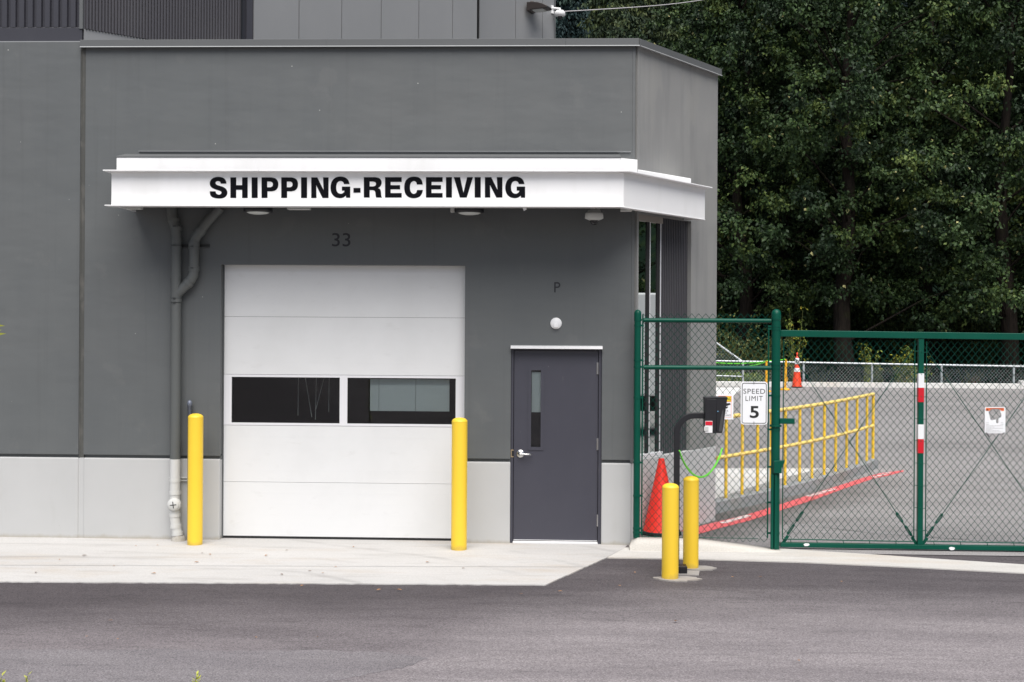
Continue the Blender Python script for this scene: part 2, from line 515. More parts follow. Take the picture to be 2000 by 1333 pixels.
M['leaf'] = leaf_mat('broad leaf', [(0.0, (0.014, 0.028, 0.013)), (0.42, (0.029, 0.056, 0.019)), (0.74, (0.058, 0.098, 0.030)),
                                    (0.965, (0.110, 0.150, 0.038)), (1.0, (0.38, 0.36, 0.16))], 0.55)
M['leaf_olive'] = leaf_mat('olive leaf', [(0.0, (0.035, 0.055, 0.018)), (0.6, (0.085, 0.11, 0.035)), (0.95, (0.16, 0.17, 0.05)),
                                          (1.0, (0.36, 0.33, 0.14))], 0.5)
M['leaf_yellow'] = leaf_mat('yellow green leaf', [(0.0, (0.08, 0.13, 0.025)), (0.6, (0.23, 0.28, 0.045)), (0.93, (0.36, 0.34, 0.05)),
                                                  (1.0, (0.50, 0.33, 0.03))], 0.5)
M['leaf_lush'] = leaf_mat('lush ground leaf', [(0.0, (0.06, 0.11, 0.02)), (0.7, (0.16, 0.24, 0.04)), (1.0, (0.30, 0.32, 0.06))], 0.5)
M['leaf_brown'] = leaf_mat('withered leaf', [(0.0, (0.06, 0.025, 0.015)), (1.0, (0.16, 0.06, 0.03))], 0.7)
M['needle'] = leaf_mat('conifer needles', [(0.0, (0.020, 0.036, 0.026)), (0.6, (0.045, 0.068, 0.030)), (1.0, (0.085, 0.105, 0.035))], 0.6)
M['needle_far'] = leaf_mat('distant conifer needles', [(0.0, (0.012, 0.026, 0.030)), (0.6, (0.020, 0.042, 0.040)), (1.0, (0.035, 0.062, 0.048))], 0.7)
M['stem'] = base_mat('green stem', (0.16, 0.17, 0.05), 0.6)
M['weed'] = base_mat('yellow green weed leaf', (0.42, 0.44, 0.06), 0.5)
M['deadleaf'] = base_mat('dry fallen leaf', (0.34, 0.17, 0.07), 0.7)
M['deadleaf2'] = base_mat('brown fallen leaf', (0.14, 0.075, 0.04), 0.7)
M['truckwhite'] = base_mat('white truck paint', (0.8, 0.8, 0.8), 0.3)

# ------------------------------------------------------------------ mesh builder


class MB:
    def __init__(self):
        self.v, self.f, self.s, self.m = [], [], [], []
        self.mi = 0

    def add(self, vs, fs, smooth=False):
        o = len(self.v)
        self.v += [tuple(x) for x in vs]
        for q in fs:
            self.f.append(tuple(i + o for i in q))
            self.s.append(smooth)
            self.m.append(self.mi)
        return self

    def box(self, x0, x1, y0, y1, z0, z1):
        vs = [(x, y, z) for x in (x0, x1) for y in (y0, y1) for z in (z0, z1)]
        fs = [(0, 1, 3, 2), (4, 6, 7, 5), (0, 4, 5, 1), (2, 3, 7, 6), (0, 2, 6, 4), (1, 5, 7, 3)]
        return self.add(vs, fs)

    def obox(self, c, ax, ay, az):
        c, ax, ay, az = Vector(c), Vector(ax), Vector(ay), Vector(az)
        vs = [c + ax * i + ay * j + az * k for i in (-1, 1) for j in (-1, 1) for k in (-1, 1)]
        fs = [(0, 1, 3, 2), (4, 6, 7, 5), (0, 4, 5, 1), (2, 3, 7, 6), (0, 2, 6, 4), (1, 5, 7, 3)]
        if ax.cross(ay).dot(az) < 0:
            fs = [q[::-1] for q in fs]
        return self.add(vs, fs)

    def beam(self, a, b, wy, wz):
        """box bar from a to b, wy = half width across (horizontal), wz = half height"""
        a, b = Vector(a), Vector(b)
        d = b - a
        side = d.cross(Vector((0, 0, 1)))
        if side.length < 1e-6:
            side = Vector((0, 1, 0))
        side.normalize()
        up = side.cross(d).normalized()
        return self.obox((a + b) / 2, d / 2, side * wy, up * wz)

    def prism(self, pts, ext):
        """closed planar polygon extruded by vector ext"""
        ext = Vector(ext)
        n = len(pts)
        p = [Vector(q) for q in pts]
        vs = p + [q + ext for q in p]
        fs = [tuple(range(n)), tuple(range(2 * n - 1, n - 1, -1))]
        for i in range(n):
            j = (i + 1) % n
            fs.append((i, i + n, j + n, j))
        return self.add(vs, fs)

    def tube(self, pts, r, n=12, caps=True, smooth=True):
        pts = [Vector(p) for p in pts]
        rs = r if isinstance(r, (list, tuple)) else [r] * len(pts)
        vs, fs = [], []
        prevN = None
        for i, p in enumerate(pts):
            if i == 0:
                t = pts[1] - pts[0]
            elif i == len(pts) - 1:
                t = pts[-1] - pts[-2]
            else:
                t = (pts[i + 1] - p).normalized() + (p - pts[i - 1]).normalized()
            t.normalize()
            if prevN is None:
                a = Vector((0, 0, 1)) if abs(t.z) < 0.9 else Vector((1, 0, 0))
                N = t.cross(a).normalized()
            else:
                N = (prevN - t * prevN.dot(t)).normalized()
            prevN = N
            B = t.cross(N)
            for k in range(n):
                an = 2 * math.pi * k / n
                vs.append(p + (N * math.cos(an) + B * math.sin(an)) * rs[i])
        for i in range(len(pts) - 1):
            for k in range(n):
                k2 = (k + 1) % n
                fs.append((i * n + k, i * n + k2, (i + 1) * n + k2, (i + 1) * n + k))
        self.add(vs, fs, smooth)
        if caps:
            self.add(vs[:n], [tuple(range(n - 1, -1, -1))])
            self.add(vs[-n:], [tuple(range(n))])
        return self

    def lathe(self, c, prof, n=24, axis='z', smooth=True):
        """prof: list of (r, h) along axis from c"""
        c = Vector(c)
        vs, fs = [], []
        for (r, h) in prof:
            for k in range(n):
                a = 2 * math.pi * k / n
                x, y = r * math.cos(a), r * math.sin(a)
                if axis == 'z':
                    q = Vector((x, y, h))
                elif axis == '-y':
                    q = Vector((x, -h, y))
                elif isinstance(axis, Vector):
                    t = axis.normalized()
                    N = t.cross(Vector((0, 0, 1))).normalized()
                    q = N * x + N.cross(t) * -y + t * h
                vs.append(c + q)
        for i in range(len(prof) - 1):
            for k in range(n):
                k2 = (k + 1) % n
                fs.append((i * n + k, i * n + k2, (i + 1) * n + k2, (i + 1) * n + k))
        self.add(vs, fs, smooth)
        if prof[0][0] > 1e-5:
            self.add(vs[:n], [tuple(range(n - 1, -1, -1))])
        if prof[-1][0] > 1e-5:
            self.add(vs[-n:], [tuple(range(n))])
        return self

    def quad(self, a, b, c, d):
        return self.add([a, b, c, d], [(0, 1, 2, 3)])

    def build(self, name, mats, parent=None, bevel=0.0, origin=None):
        me = bpy.data.meshes.new(name)
        off = Vector((0, 0, 0))
        p = parent
        while p is not None:
            off += p.location
            p = p.parent
        if parent is None and origin is not None:
            off = Vector(origin)
        me.from_pydata([(x - off.x, y - off.y, z - off.z) for x, y, z in self.v], [], self.f)
        me.polygons.foreach_set('use_smooth', self.s)
        if not isinstance(mats, (list, tuple)):
            mats = [mats]
        for mm in mats:
            me.materials.append(mm)
        if len(mats) > 1:
            me.polygons.foreach_set('material_index', self.m)
        me.update()
        o = bpy.data.objects.new(name, me)
        COL.objects.link(o)
        if parent is not None:
            o.parent = parent
        elif origin is not None:
            o.location = off
        if bevel > 0:
            b = o.modifiers.new('bevel', 'BEVEL')
            b.width = bevel
            b.segments = 2
            b.limit_method = 'ANGLE'
            b.angle_limit = math.radians(40)
        return o


def tag(o, label=None, cat=None, group=None, kind=None):
    if label:
        o['label'] = label
    if cat:
        o['category'] = cat
    if group:
        o['group'] = group
    if kind:
        o['kind'] = kind
    return o


def thing(name, label, cat, loc, group=None, rz=0.0):
    o = bpy.data.objects.new(name, None)
    COL.objects.link(o)
    o.location = loc
    o.rotation_euler = (0, 0, rz)
    o.empty_display_size = 0.1
    return tag(o, label, cat, group)


def struct(name, mb, mat, label=None):
    o = mb.build(name, mat)
    o['kind'] = 'structure'
    if label:
        o['label'] = label
    return o


def copy_tree(o, parent=None):
    c = o.copy()
    COL.objects.link(c)
    c.parent = parent
    for ch in list(o.children):
        copy_tree(ch, c)
    return c


def text_mb(mb, s, x0, x1, z0, z1, Y, ext=0.0, offset=0.0, spacing=1.0, basis=None):
    """flat lettering fitted to the rectangle x0..x1, z0..z1 on plane y=Y (facing -Y)"""
    cu = bpy.data.curves.new('t', 'FONT')
    cu.body = s
    cu.size = 1.0
    cu.offset = offset
    cu.space_character = spacing
    cu.resolution_u = 6
    ob = bpy.data.objects.new('t', cu)
    COL.objects.link(ob)
    bpy.context.view_layer.update()
    me = bpy.data.meshes.new_from_object(ob.evaluated_get(bpy.context.evaluated_depsgraph_get()))
    co = [v.co.copy() for v in me.vertices]
    fs = [tuple(p.vertices) for p in me.polygons]
    bpy.data.objects.remove(ob)
    bpy.data.meshes.remove(me)
    bpy.data.curves.remove(cu)
    ax0, ax1 = min(c.x for c in co), max(c.x for c in co)
    ay0, ay1 = min(c.y for c in co), max(c.y for c in co)
    vs = []
    for c in co:
        u = (c.x - ax0) / (ax1 - ax0)
        w = (c.y - ay0) / (ay1 - ay0)
        if basis:
            vs.append(basis(u, w))
        else:
            vs.append(Vector((x0 + u * (x1 - x0), Y, z0 + w * (z1 - z0))))
    mb.add(vs, fs)
    return mb


def poly_letters(mb, glyphs, to3d):
    """filled outlines with holes; glyphs: list of loops lists in 2-D"""
    for loops in glyphs:
        cu = bpy.data.curves.new('g', 'CURVE')
        cu.dimensions = '2D'
        cu.fill_mode = 'BOTH'
        for lp in loops:
            sp = cu.splines.new('POLY')
            sp.points.add(len(lp) - 1)
            for i, (x, y) in enumerate(lp):
                sp.points[i].co = (x, y, 0, 1)
            sp.use_cyclic_u = True
        ob = bpy.data.objects.new('g', cu)
        COL.objects.link(ob)
        bpy.context.view_layer.update()
        me = bpy.data.meshes.new_from_object(ob.evaluated_get(bpy.context.evaluated_depsgraph_get()))
        mb.add([to3d(v.co.x, v.co.y) for v in me.vertices], [tuple(p.vertices) for p in me.polygons])
        bpy.data.objects.remove(ob)
        bpy.data.meshes.remove(me)
        bpy.data.curves.remove(cu)


def smooth_loop(pts):
    """pts: (x, y) smooth, (x, y, 1) sharp corner. Catmull-Rom between sharp corners"""
    n = len(pts)
    out = []
    for i in range(n):
        p0, p1, p2, p3 = pts[i - 1], pts[i], pts[(i + 1) % n], pts[(i + 2) % n]
        s1, s2 = len(p1) > 2, len(p2) > 2
        out.append((p1[0], p1[1]))
        if s1 and s2:
            continue
        if s1:
            p0 = (2 * p1[0] - p2[0], 2 * p1[1] - p2[1])
        if s2:
            p3 = (2 * p2[0] - p1[0], 2 * p2[1] - p1[1])
        for k in range(1, 6):
            t = k / 6
            q = []
            for a in (0, 1):
                q.append(0.5 * (2 * p1[a] + (p2[a] - p0[a]) * t + (2 * p0[a] - 5 * p1[a] + 4 * p2[a] - p3[a]) * t * t
                                + (3 * p1[a] - p0[a] - 3 * p2[a] + p3[a]) * t ** 3))
            out.append(tuple(q))
    return out


# ------------------------------------------------------------------ world and light
SUN_EL, SUN_AZ = math.radians(61), math.radians(168)
w = bpy.data.worlds.new('World')
SC.world = w
w.use_nodes = True
wt = w.node_tree
bg = wt.nodes['Background']
sky = wt.nodes.new('ShaderNodeTexSky')
sky.sky_type = 'NISHITA'
sky.sun_disc = False
sky.sun_elevation = SUN_EL
sky.sun_rotation = SUN_AZ
sky.air_density = 1.0
sky.dust_density = 3.0
sky.ozone_density = 0.6
wt.links.new(sky.outputs[0], bg.inputs[0])
bg.inputs[1].default_value = 0.05
sl = bpy.data.lights.new('sun', 'SUN')
sl.energy = 2.6
sl.angle = math.radians(60)
sl.color = (1.0, 0.975, 0.945)
so = bpy.data.objects.new('sun', sl)
COL.objects.link(so)
sdir = Vector((math.sin(SUN_AZ) * math.cos(SUN_EL), math.cos(SUN_AZ) * math.cos(SUN_EL), math.sin(SUN_EL)))
so.rotation_euler = sdir.to_track_quat('Z', 'Y').to_euler()
so.location = (0, -10, 30)
SC.view_settings.view_transform = 'Standard'
SC.view_settings.look = 'None'
SC.view_settings.gamma = 1
SC.view_settings.exposure = 0.95
SC.cycles.max_bounces = 6
SC.cycles.diffuse_bounces = 3
SC.cycles.transparent_max_bounces = 8
SC.cycles.use_denoising = True

# ------------------------------------------------------------------ facade datum lines


def X(px, py, Y=0.0):
    return aY(px, py, Y).x


def Z(px, py, Y=0.0):
    return aY(px, py, Y).z


XL = -16.0
XJ0, XJ1 = X(155.0, 560), X(165.0, 560)
KX = X(1240.5, 640)
GL, GR, GT = X(430, 790), X(907, 790), Z(668, 518)
DL, DR, DT = X(997, 870), X(1175, 870), Z(1086, 676)
ZG0, ZG1 = Z(600, 899), Z(600, 892.5)          # groove between pale base and dark wall
ZTOP = Z(700, 94)
ZCOP = Z(700, 78.5)
ZSLAB = 0.0
K = Vector((KX, 0, 0))
Kdep = (K - CAM).dot(FWD)
E = aD(1399.5, 600, Kdep * 1.117)
E.z = 0
CU = (E - K).normalized()
CN = Vector((CU.y, -CU.x, 0))
CLEN = (E - K).length

# ------------------------------------------------------------------ setting: ground
g = MB()
S = 700
g.quad((-S, -S, -0.006), (S, -S, -0.006), (S, S, -0.006), (-S, S, -0.006))
struct('ground', g, M['asphalt'])

# slab in front of the bay
pA = aZ(-700, 1133)
p1 = aZ(0, 1137)
p2 = aZ(1065, 1143)
p3 = aZ(1186, 1089.5)
p4 = aZ(1221, 1070)
g = MB()


def strip_top(mb, pts, z0, z1):
    pts = [Vector((p.x, p.y, 0)) for p in pts]
    n = len(pts)
    area = sum(pts[i].x * pts[(i + 1) % n].y - pts[(i + 1) % n].x * pts[i].y for i in range(n))
    if area < 0:
        pts = pts[::-1]
    vs = [(p.x, p.y, z0) for p in pts] + [(p.x, p.y, z1) for p in pts]
    fs = [tuple(range(n, 2 * n))]
    for i in range(n):
        j = (i + 1) % n
        fs.append((i, j, j + n, i + n))
    mb.add(vs, fs)


rj = random.Random(8)
edge = []
for a_, b_, n_ in ((p1, p2, 90), (p2, p3, 26)):
    for k in range(n_):
        q_ = a_.lerp(b_, k / n_)
        edge.append(q_ + Vector((0, rj.uniform(-0.012, 0.012), 0)))
strip_top(g, [Vector((XL, pA.y, 0))] + edge + [p3, p4, Vector((KX - 0.02, 0.25, 0)), Vector((XL, 0.25, 0))], -0.1, 0.004)
struct('pavement', g, M['slab'])
g = MB()          # control joints and hairline cracks in the slab
g.mi = 0
for a, b in (((0, 1104), (1130, 1107.5)),):
    A, B = aZ(*a, 0.0075), aZ(*b, 0.0075)
    d = (B - A).normalized()
    n = Vector((-d.y, d.x, 0)) * 0.004
    g.quad(A - n, B - n, B + n, A + n)
struct('pavement_joint', g, M['kerbgrey'])

# gutter strip below the gate
front = [(1186, 1089.5), (1345, 1092), (1560, 1098), (1760, 1107), (2000, 1119.5), (2300, 1137), (2700, 1165)]
back = [(2700, 1140), (2300, 1118), (2000, 1103), (1830, 1092), (1700, 1083), (1610, 1077.5), (1530, 1072), (1420, 1069), (1221, 1070)]
g = MB()
strip_top(g, [aZ(*p, 0.004) for p in front + back], -0.1, 0.0055)
struct('gutter', g, M['gutter'])

# seam of an older repair in the road
g = MB()
rp = random.Random(3)
ctl = [(-500, 1268), (0, 1269), (300, 1267), (470, 1270), (600, 1269), (760, 1274), (835, 1284), (800, 1300), (690, 1322), (540, 1352), (200, 1372), (-500, 1400)]
nn = []
for a, b in zip(ctl, ctl[1:] + ctl[:1]):
    for k in range(9):
        nn.append((a[0] + (b[0] - a[0]) * k / 9 + rp.uniform(-4, 4), a[1] + (b[1] - a[1]) * k / 9 + rp.uniform(-1.2, 1.2)))
strip_top(g, [aZ(*p) for p in nn], -0.05, -0.0035)
struct('road_patch', g, asphalt('patched asphalt', (0.175, 0.162, 0.170), (0.125, 0.116, 0.123), (0.205, 0.191, 0.197), 23.0))
# verge behind the photographer's feet
g = MB()
strip_top(g, [Vector((-60, -9.6, 0)), Vector((60, -7.0, 0)), Vector((60, -9.0, 0)), Vector((-60, -11.6, 0))], -0.05, 0.02)
struct('verge', g, M['verge'])

# rising lot behind the gate
g = MB()
y0, y1 = -0.35, 27.5
ly = [y0, 0.0, 8, 16, y1]
for a, b in zip(ly[:-1], ly[1:]):
    g.quad((-2, a, lotz(a) + 0.0015), (70, a, lotz(a) + 0.0015), (70, b, lotz(b) + 0.0015), (-2, b, lotz(b) + 0.0015))
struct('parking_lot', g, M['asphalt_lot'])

# far ground, woodland floor and wooded hill
g = MB()
yy = [27.2, 29.0, 34, 44, 60, 90, 130, 190]
zz = [0.30, -0.10, -0.1, 0.1, 0.6, 9, 34, 80]
for i in range(len(yy) - 1):
    g.quad((-220, yy[i], zz[i]), (260, yy[i], zz[i]), (260, yy[i + 1], zz[i + 1]), (-220, yy[i + 1], zz[i + 1]))
struct('hillside', g, M['hill'])

# ------------------------------------------------------------------ the building
B = thing('industrial_building', 'dark grey flat-roofed loading bay building with white canopy and pale base', 'building', (KX - 4, 0, 0))


def grid_wall(mb, xs, zs, solid, Y0, depth):
    """front faces of the solid cells at Y0 plus reveals of the given depth at their borders"""
    nx, nz = len(xs) - 1, len(zs) - 1
    S_ = lambda i, j: 0 <= i < nx and 0 <= j < nz and solid(i, j)
    Y1 = Y0 + depth
    for i in range(nx):
        for j in range(nz):
            if not S_(i, j):
                continue
            a, b, c, d = xs[i], xs[i + 1], zs[j], zs[j + 1]
            mb.quad((a, Y0, c), (b, Y0, c), (b, Y0, d), (a, Y0, d))
            if not S_(i - 1, j):
                mb.quad((a, Y1, c), (a, Y0, c), (a, Y0, d), (a, Y1, d))
            if not S_(i + 1, j):
                mb.quad((b, Y0, c), (b, Y1, c), (b, Y1, d), (b, Y0, d))
            if not S_(i, j - 1):
                mb.quad((a, Y1, c), (b, Y1, c), (b, Y0, c), (a, Y0, c))
            if not S_(i, j + 1):
                mb.quad((a, Y0, d), (b, Y0, d), (b, Y1, d), (a, Y1, d))


G_ = 0.0
# dark upper wall, main panel
mb = MB()
xs = [XJ1, GL, GR, DL, DR, KX - 0.045]
zs = [ZG1, DT, GT, ZTOP + 0.04]
op = lambda i, j: not ((i == 1 and j in (0, 1)) or (i == 3 and j == 0))
grid_wall(mb, xs, zs, op, 0, 0.16)
mb.build('wall', M['wall'], B, bevel=0.02)
# left panel
ZLT = Z(80, 82.5)
mb = MB()
grid_wall(mb, [XL, XJ0], [ZG1, ZLT], lambda i, j: True, 0, 0.2)
mb.quad((XL, 0, ZLT), (XJ0, 0, ZLT), (XJ0, 3, ZLT), (XL, 3, ZLT))
mb.build('wall', M['wall'], B, bevel=0.012)
# groove (dark) and pale base
for a, b in ((XL, XJ0), (XJ1, GL), (GR, DL), (DR, KX - 0.03)):
    MB().box(a, b, 0.035, 0.15, ZG0 - 0.01, ZG1 + 0.01).build('groove', M['wall'], B)
    MB().box(a, b, 0.0, 0.16, -0.1, ZG0).build('wall_base', M['base'], B, bevel=0.012)
# joints
mb = MB()
mb.box(XJ0, XJ1, 0.014, 0.12, ZG0, ZTOP + 0.01)
mb.box(XJ0 + 0.001, XJ0 + 0.014, 0.009, 0.013, ZG0, ZTOP + 0.01)
mb.build('joint', M['joint'], B)
mb = MB()
mb.box(XJ0, XJ1, 0.012, 0.12, -0.1, ZG0)
mb.build('joint', M['base'], B)


def cham(s, off, z):
    """point on the angled corner wall: s along it, off outwards"""
    p = K + CU * s + CN * off
    return Vector((p.x, p.y, z))


def cs(px, py, off=0.0):
    """distance along the angled wall of a pixel"""
    p = aP(px, py, K + CN * off, CN)
    return (p - K).dot(CU)


def cz(px, py, off=0.0):
    return aP(px, py, K + CN * off, CN).z


def cbox(mb, s0, s1, o0, o1, z0, z1):
    c = cham((s0 + s1) / 2, (o0 + o1) / 2, (z0 + z1) / 2)
    return mb.obox(c, CU * (s1 - s0) / 2, CN * (o1 - o0) / 2, Vector((0, 0, (z1 - z0) / 2)))


# angled corner wall: upper part, recess with window and corrugated panel, pier, pale base
SW0, SW1 = cs(1246.5, 640), cs(1291, 640, -0.04)
SP1 = cs(1349, 640)
ZHEAD = cz(1262, 420)
ZSILL = cz(1290, 890)
mb = MB()
cbox(mb, 0.03, CLEN, -0.2, 0.0, ZHEAD, ZTOP + 0.04)
cbox(mb, SP1, CLEN, -0.2, 0.0, ZSILL, ZHEAD)
cbox(mb, 0.03, SW0, -0.2, 0.0, ZSILL, ZHEAD)
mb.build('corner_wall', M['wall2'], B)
mb = MB()
cbox(mb, 0.02, CLEN, -0.2, 0.004, -0.1, ZSILL)
mb.build('wall_base', M['base_lit'], B, bevel=0.01)
mb = MB()                                   # corner trim with shadow gap
mb.box(KX - 0.045, KX - 0.012, -0.004, 0.2, ZG0, ZTOP + 0.02)
mb.build('corner_trim', M['wall'], B, bevel=0.004)
mb = MB()
mb.box(KX - 0.03, KX - 0.008, 0.004, 0.2, -0.1, ZG0)
mb.build('corner_trim', M['base'], B, bevel=0.004)
# window in the angled wall
wf = MB()
cbox(wf, 0.04, SW1, -0.12, -0.06, ZSILL, ZHEAD)
wfo = wf.build('window', M['seal'], B)
wf = MB()
cbox(wf, 0.04, SW1, -0.059, -0.02, ZHEAD - 0.07, ZHEAD)
wf.build('head', M['frame_tan'], wfo, bevel=0.003)
wf = MB()
cbox(wf, 0.04, SW1, -0.059, -0.005, ZSILL + 0.002, ZSILL + 0.04)
wf.build('sill', M['frame_white'], wfo, bevel=0.003)
smid = cs(1267.5, 640, -0.045)
for s_, m_, hw, o_ in ((SW1 - 0.014, M['frame_white'], 0.009, -0.040), (smid + 0.010, M['frame_white'], 0.008, -0.040), (smid - 0.035, M['seal'], 0.033, -0.042),
                       (SW1 - 0.065, M['seal'], 0.036, -0.042)):
    t_ = MB()
    cbox(t_, s_ - hw, s_ + hw, -0.049, o_, ZSILL + 0.04, ZHEAD - 0.07)
    t_.build('mullion', m_, wfo)
t_ = MB()
cbox(t_, 0.04, SW1, -0.059, -0.05, ZSILL + 0.04, ZHEAD - 0.07)
t_.build('pane', M['mirrorglass'], wfo)
# corrugated panel


def ribbed(mb, p0, u, n, length, z0, z1, pitch, depth, duty=0.5):
    """trapezoid-ribbed sheet starting at p0 along u, ribs standing out along n"""
    p0, u, n = Vector(p0), Vector(u), Vector(n)
    prof = []
    x = 0.0
    while x < length:
        a = pitch * (1 - duty)
        for dx, dn in ((0, 0), (a * 0.8, 0), (a, depth), (pitch - a * 0.2 if duty > .5 else pitch * 0.96, depth)):
            prof.append((min(length, x + dx), dn))
        x += pitch
    prof.append((length, 0))
    vs = []
    for s_, d_ in prof:
        q = p0 + u * s_ + n * d_
        vs += [(q.x, q.y, z0), (q.x, q.y, z1)]
    fs = [(2 * i, 2 * i + 2, 2 * i + 3, 2 * i + 1) for i in range(len(prof) - 1)]
    mb.add(vs, fs)
    # closing faces top and bottom
    for zc, flip in ((z0, False), (z1, True)):
        base = []
        for s_, d_ in prof:
            q = p0 + u * s_ + n * d_
            base.append((q.x, q.y, zc))
        q0, q1 = p0 - n * 0.05, p0 + u * length - n * 0.05
        back = [(q1.x, q1.y, zc), (q0.x, q0.y, zc)]
        mb.add(base + back, [tuple(range(len(base) + 2)) if flip else tuple(range(len(base) + 1, -1, -1))])
    return mb


mb = MB()
ribbed(mb, cham(SW1, -0.07, 0), CU, CN, SP1 - SW1, ZSILL, ZHEAD + 0.02, 0.042, 0.022)
mb.build('corrugated_panel', M['dark_rib2'], B)

# copings
mb = MB()
mb.box(XJ0 + 0.01, KX + 0.02, -0.05, 0.35, ZTOP + 0.013, ZCOP)
for i, px in enumerate((640, 1105)):
    xx = X(px, 85)
    mb.box(xx - 0.0025, xx + 0.0025, -0.053, -0.049, ZTOP + 0.02, ZCOP)
t0 = cham(0.0, 0.05, 0)
mb.obox(cham(CLEN / 2 - 0.004, -0.14, (ZTOP + 0.013 + ZCOP) / 2), CU * (CLEN / 2 + 0.008), CN * 0.19, Vector((0, 0, (ZCOP - ZTOP - 0.013) / 2 - 0.0015)))
for s_ in (CLEN * 0.36, CLEN * 0.73):
    cbox(mb, s_ - 0.003, s_ + 0.003, 0.049, 0.053, ZTOP + 0.03, ZCOP - 0.002)
co = mb.build('coping', M['coping'], B, bevel=0.004)
mb = MB()
mb.prism([(XJ0 + 0.01, -0.062, ZTOP + 0.003), (XJ0 + 0.01, -0.05, ZTOP + 0.014), (XJ0 + 0.01, -0.0, ZTOP + 0.014), (XJ0 + 0.01, -0.058, ZTOP)],
         (KX + 0.03 - XJ0 - 0.01, 0, 0))
a_ = cham(0.0, 0.068, ZTOP + 0.003)
mb.prism([cham(-0.0, 0.062, ZTOP + 0.003), cham(0, 0.058, ZTOP), cham(0, 0.0, ZTOP + 0.014), cham(0, 0.05, ZTOP + 0.014)], CU * (CLEN + 0.005))
mb.build('drip_edge', M['coping_lip'], co)
# left wall top edge sealant line
mb = MB()
mb.box(XL, XJ0, 0.01, 0.14, ZLT, ZLT + 0.012)
mb.build('edge_strip', M['coping_lip'], B)

# roof and rear of the building
mb = MB()
mb.add([(XL, 0.3, ZTOP - 0.1), (KX - 0.1, 0.3, ZTOP - 0.1), (E.x - 0.1, E.y, ZTOP - 0.1), (E.x - 0.1, 13, ZTOP - 0.1), (XL, 13, ZTOP - 0.1)], [(0, 1, 2, 3, 4)])
mb.build('roof', M['coping'], B)
mb = MB()
mb.box(E.x - 0.25, E.x - 0.012, E.y + 0.01, 13, -0.1, ZTOP)
mb.box(XL, E.x - 0.25, 12.8, 13, -0.1, ZTOP)
mb.box(XL - 0.2, XL, 0, 13, -0.1, ZTOP)
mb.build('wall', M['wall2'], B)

# upper storey of the loading bay building
U = thing('upper_storey', 'upper storey of grey panels and dark ribbed cladding rising behind the bay roof', 'building', (X(480, 60), 1.0, ZTOP))
U.parent = None
ZU = 9.5
YU = 0.14
c0 = aY(160, 60, YU)
zf0, zf1 = Z(80, 82, YU), Z(80, 54, YU)
mb = MB()
mb.box(XL, c0.x, YU, YU + 0.1, ZLT + 0.012, zf1)
mb.build('flashing', M['dark_rib'], U, bevel=0.004)
mb = MB()
ribbed(mb, (XL, YU + 0.03, 0), (1, 0, 0), (0, -1, 0), c0.x - XL - 0.03, zf1 + 0.003, ZU, 0.098, 0.032, 0.62)
mb.build('ribbed_wall', M['dark_rib'], U)
mb = MB()
mb.box(c0.x - 0.028, c0.x + 0.012, YU - 0.012, YU + 0.12, zf1 - 0.02, ZU)
mb.build('corner_trim', M['coping'], U, bevel=0.003)
A45 = math.radians(45)
u45 = Vector((math.cos(A45), math.sin(A45), 0))
n45 = Vector((math.sin(A45), -math.cos(A45), 0))
r0 = Vector((c0.x + 0.012, YU + 0.03, 0))
r1 = aP(469, 60, r0, n45)
L1 = (Vector((r1.x, r1.y, 0)) - r0).length
zb = aP(300, 77, r0, n45).z
mb = MB()
ribbed(mb, r0, u45, n45, L1, zf1 - 0.01, ZU, 0.038, 0.02)
mb.build('corrugated_wall', M['dark_rib2'], U)
mb = MB()
q0 = r0 - n45 * 0.06
mb.obox(r0 + u45 * (L1 / 2) - n45 * 0.02 + Vector((0, 0, (ZTOP - 0.1 + zf1 - 0.012) / 2)), u45 * L1 / 2, n45 * 0.02, Vector((0, 0, (zf1 - 0.012 - ZTOP + 0.1) / 2)))
mb.build('flashing', M['panel'], U)
# dark pilaster, then panel wall
d0 = Vector((r1.x, r1.y, 0)) + n45 * 0.10 + u45 * 0.03
d1 = aP(495, 60, d0, n45)
L2 = (Vector((d1.x, d1.y, 0)) - d0).length
mb = MB()
mb.obox(d0 + u45 * L2 / 2 - n45 * 0.15 + Vector((0, 0, (ZTOP - 0.1 + ZU) / 2)), u45 * L2 / 2, n45 * 0.15, Vector((0, 0, (ZU - ZTOP + 0.1) / 2)))
mb.build('pilaster', M['dark_rib'], U)
A50 = math.radians(51)
u50 = Vector((math.cos(A50), math.sin(A50), 0))
n50 = Vector((math.sin(A50), -math.cos(A50), 0))
w0 = Vector((d1.x, d1.y, 0)) + n50 * 0.02


def panel_run(px0, px1, joints, base):
    a = aP(px0, 50, base, n50)
    b = aP(px1, 50, base, n50)
    a = Vector((a.x, a.y, 0))
    b = Vector((b.x, b.y, 0))
    cuts = [0.0] + [(aP(j, 50, base, n50) - a).dot(u50) for j in joints] + [(b - a).length]
    mb = MB()
    for i in range(len(cuts) - 1):
        s0, s1 = cuts[i] + 0.006, cuts[i + 1] - 0.006
        mb.obox(a + u50 * (s0 + s1) / 2 - n50 * 0.03 + Vector((0, 0, (ZTOP - 0.1 + ZU) / 2)), u50 * (s1 - s0) / 2, n50 * 0.03, Vector((0, 0, (ZU - ZTOP + 0.1) / 2)))
    mb.build('panel_wall', M['panel'], U)
    jb = MB()
    L = (b - a).length
    jb.obox(a + u50 * L / 2 - n50 * 0.10 + Vector((0, 0, (ZTOP - 0.1 + ZU) / 2)), u50 * (L / 2 - 0.004), n50 * 0.085, Vector((0, 0, (ZU - ZTOP + 0.1) / 2 - 0.002)))
    jb.build('panel_backing', M['seal'], U)
    return a, b


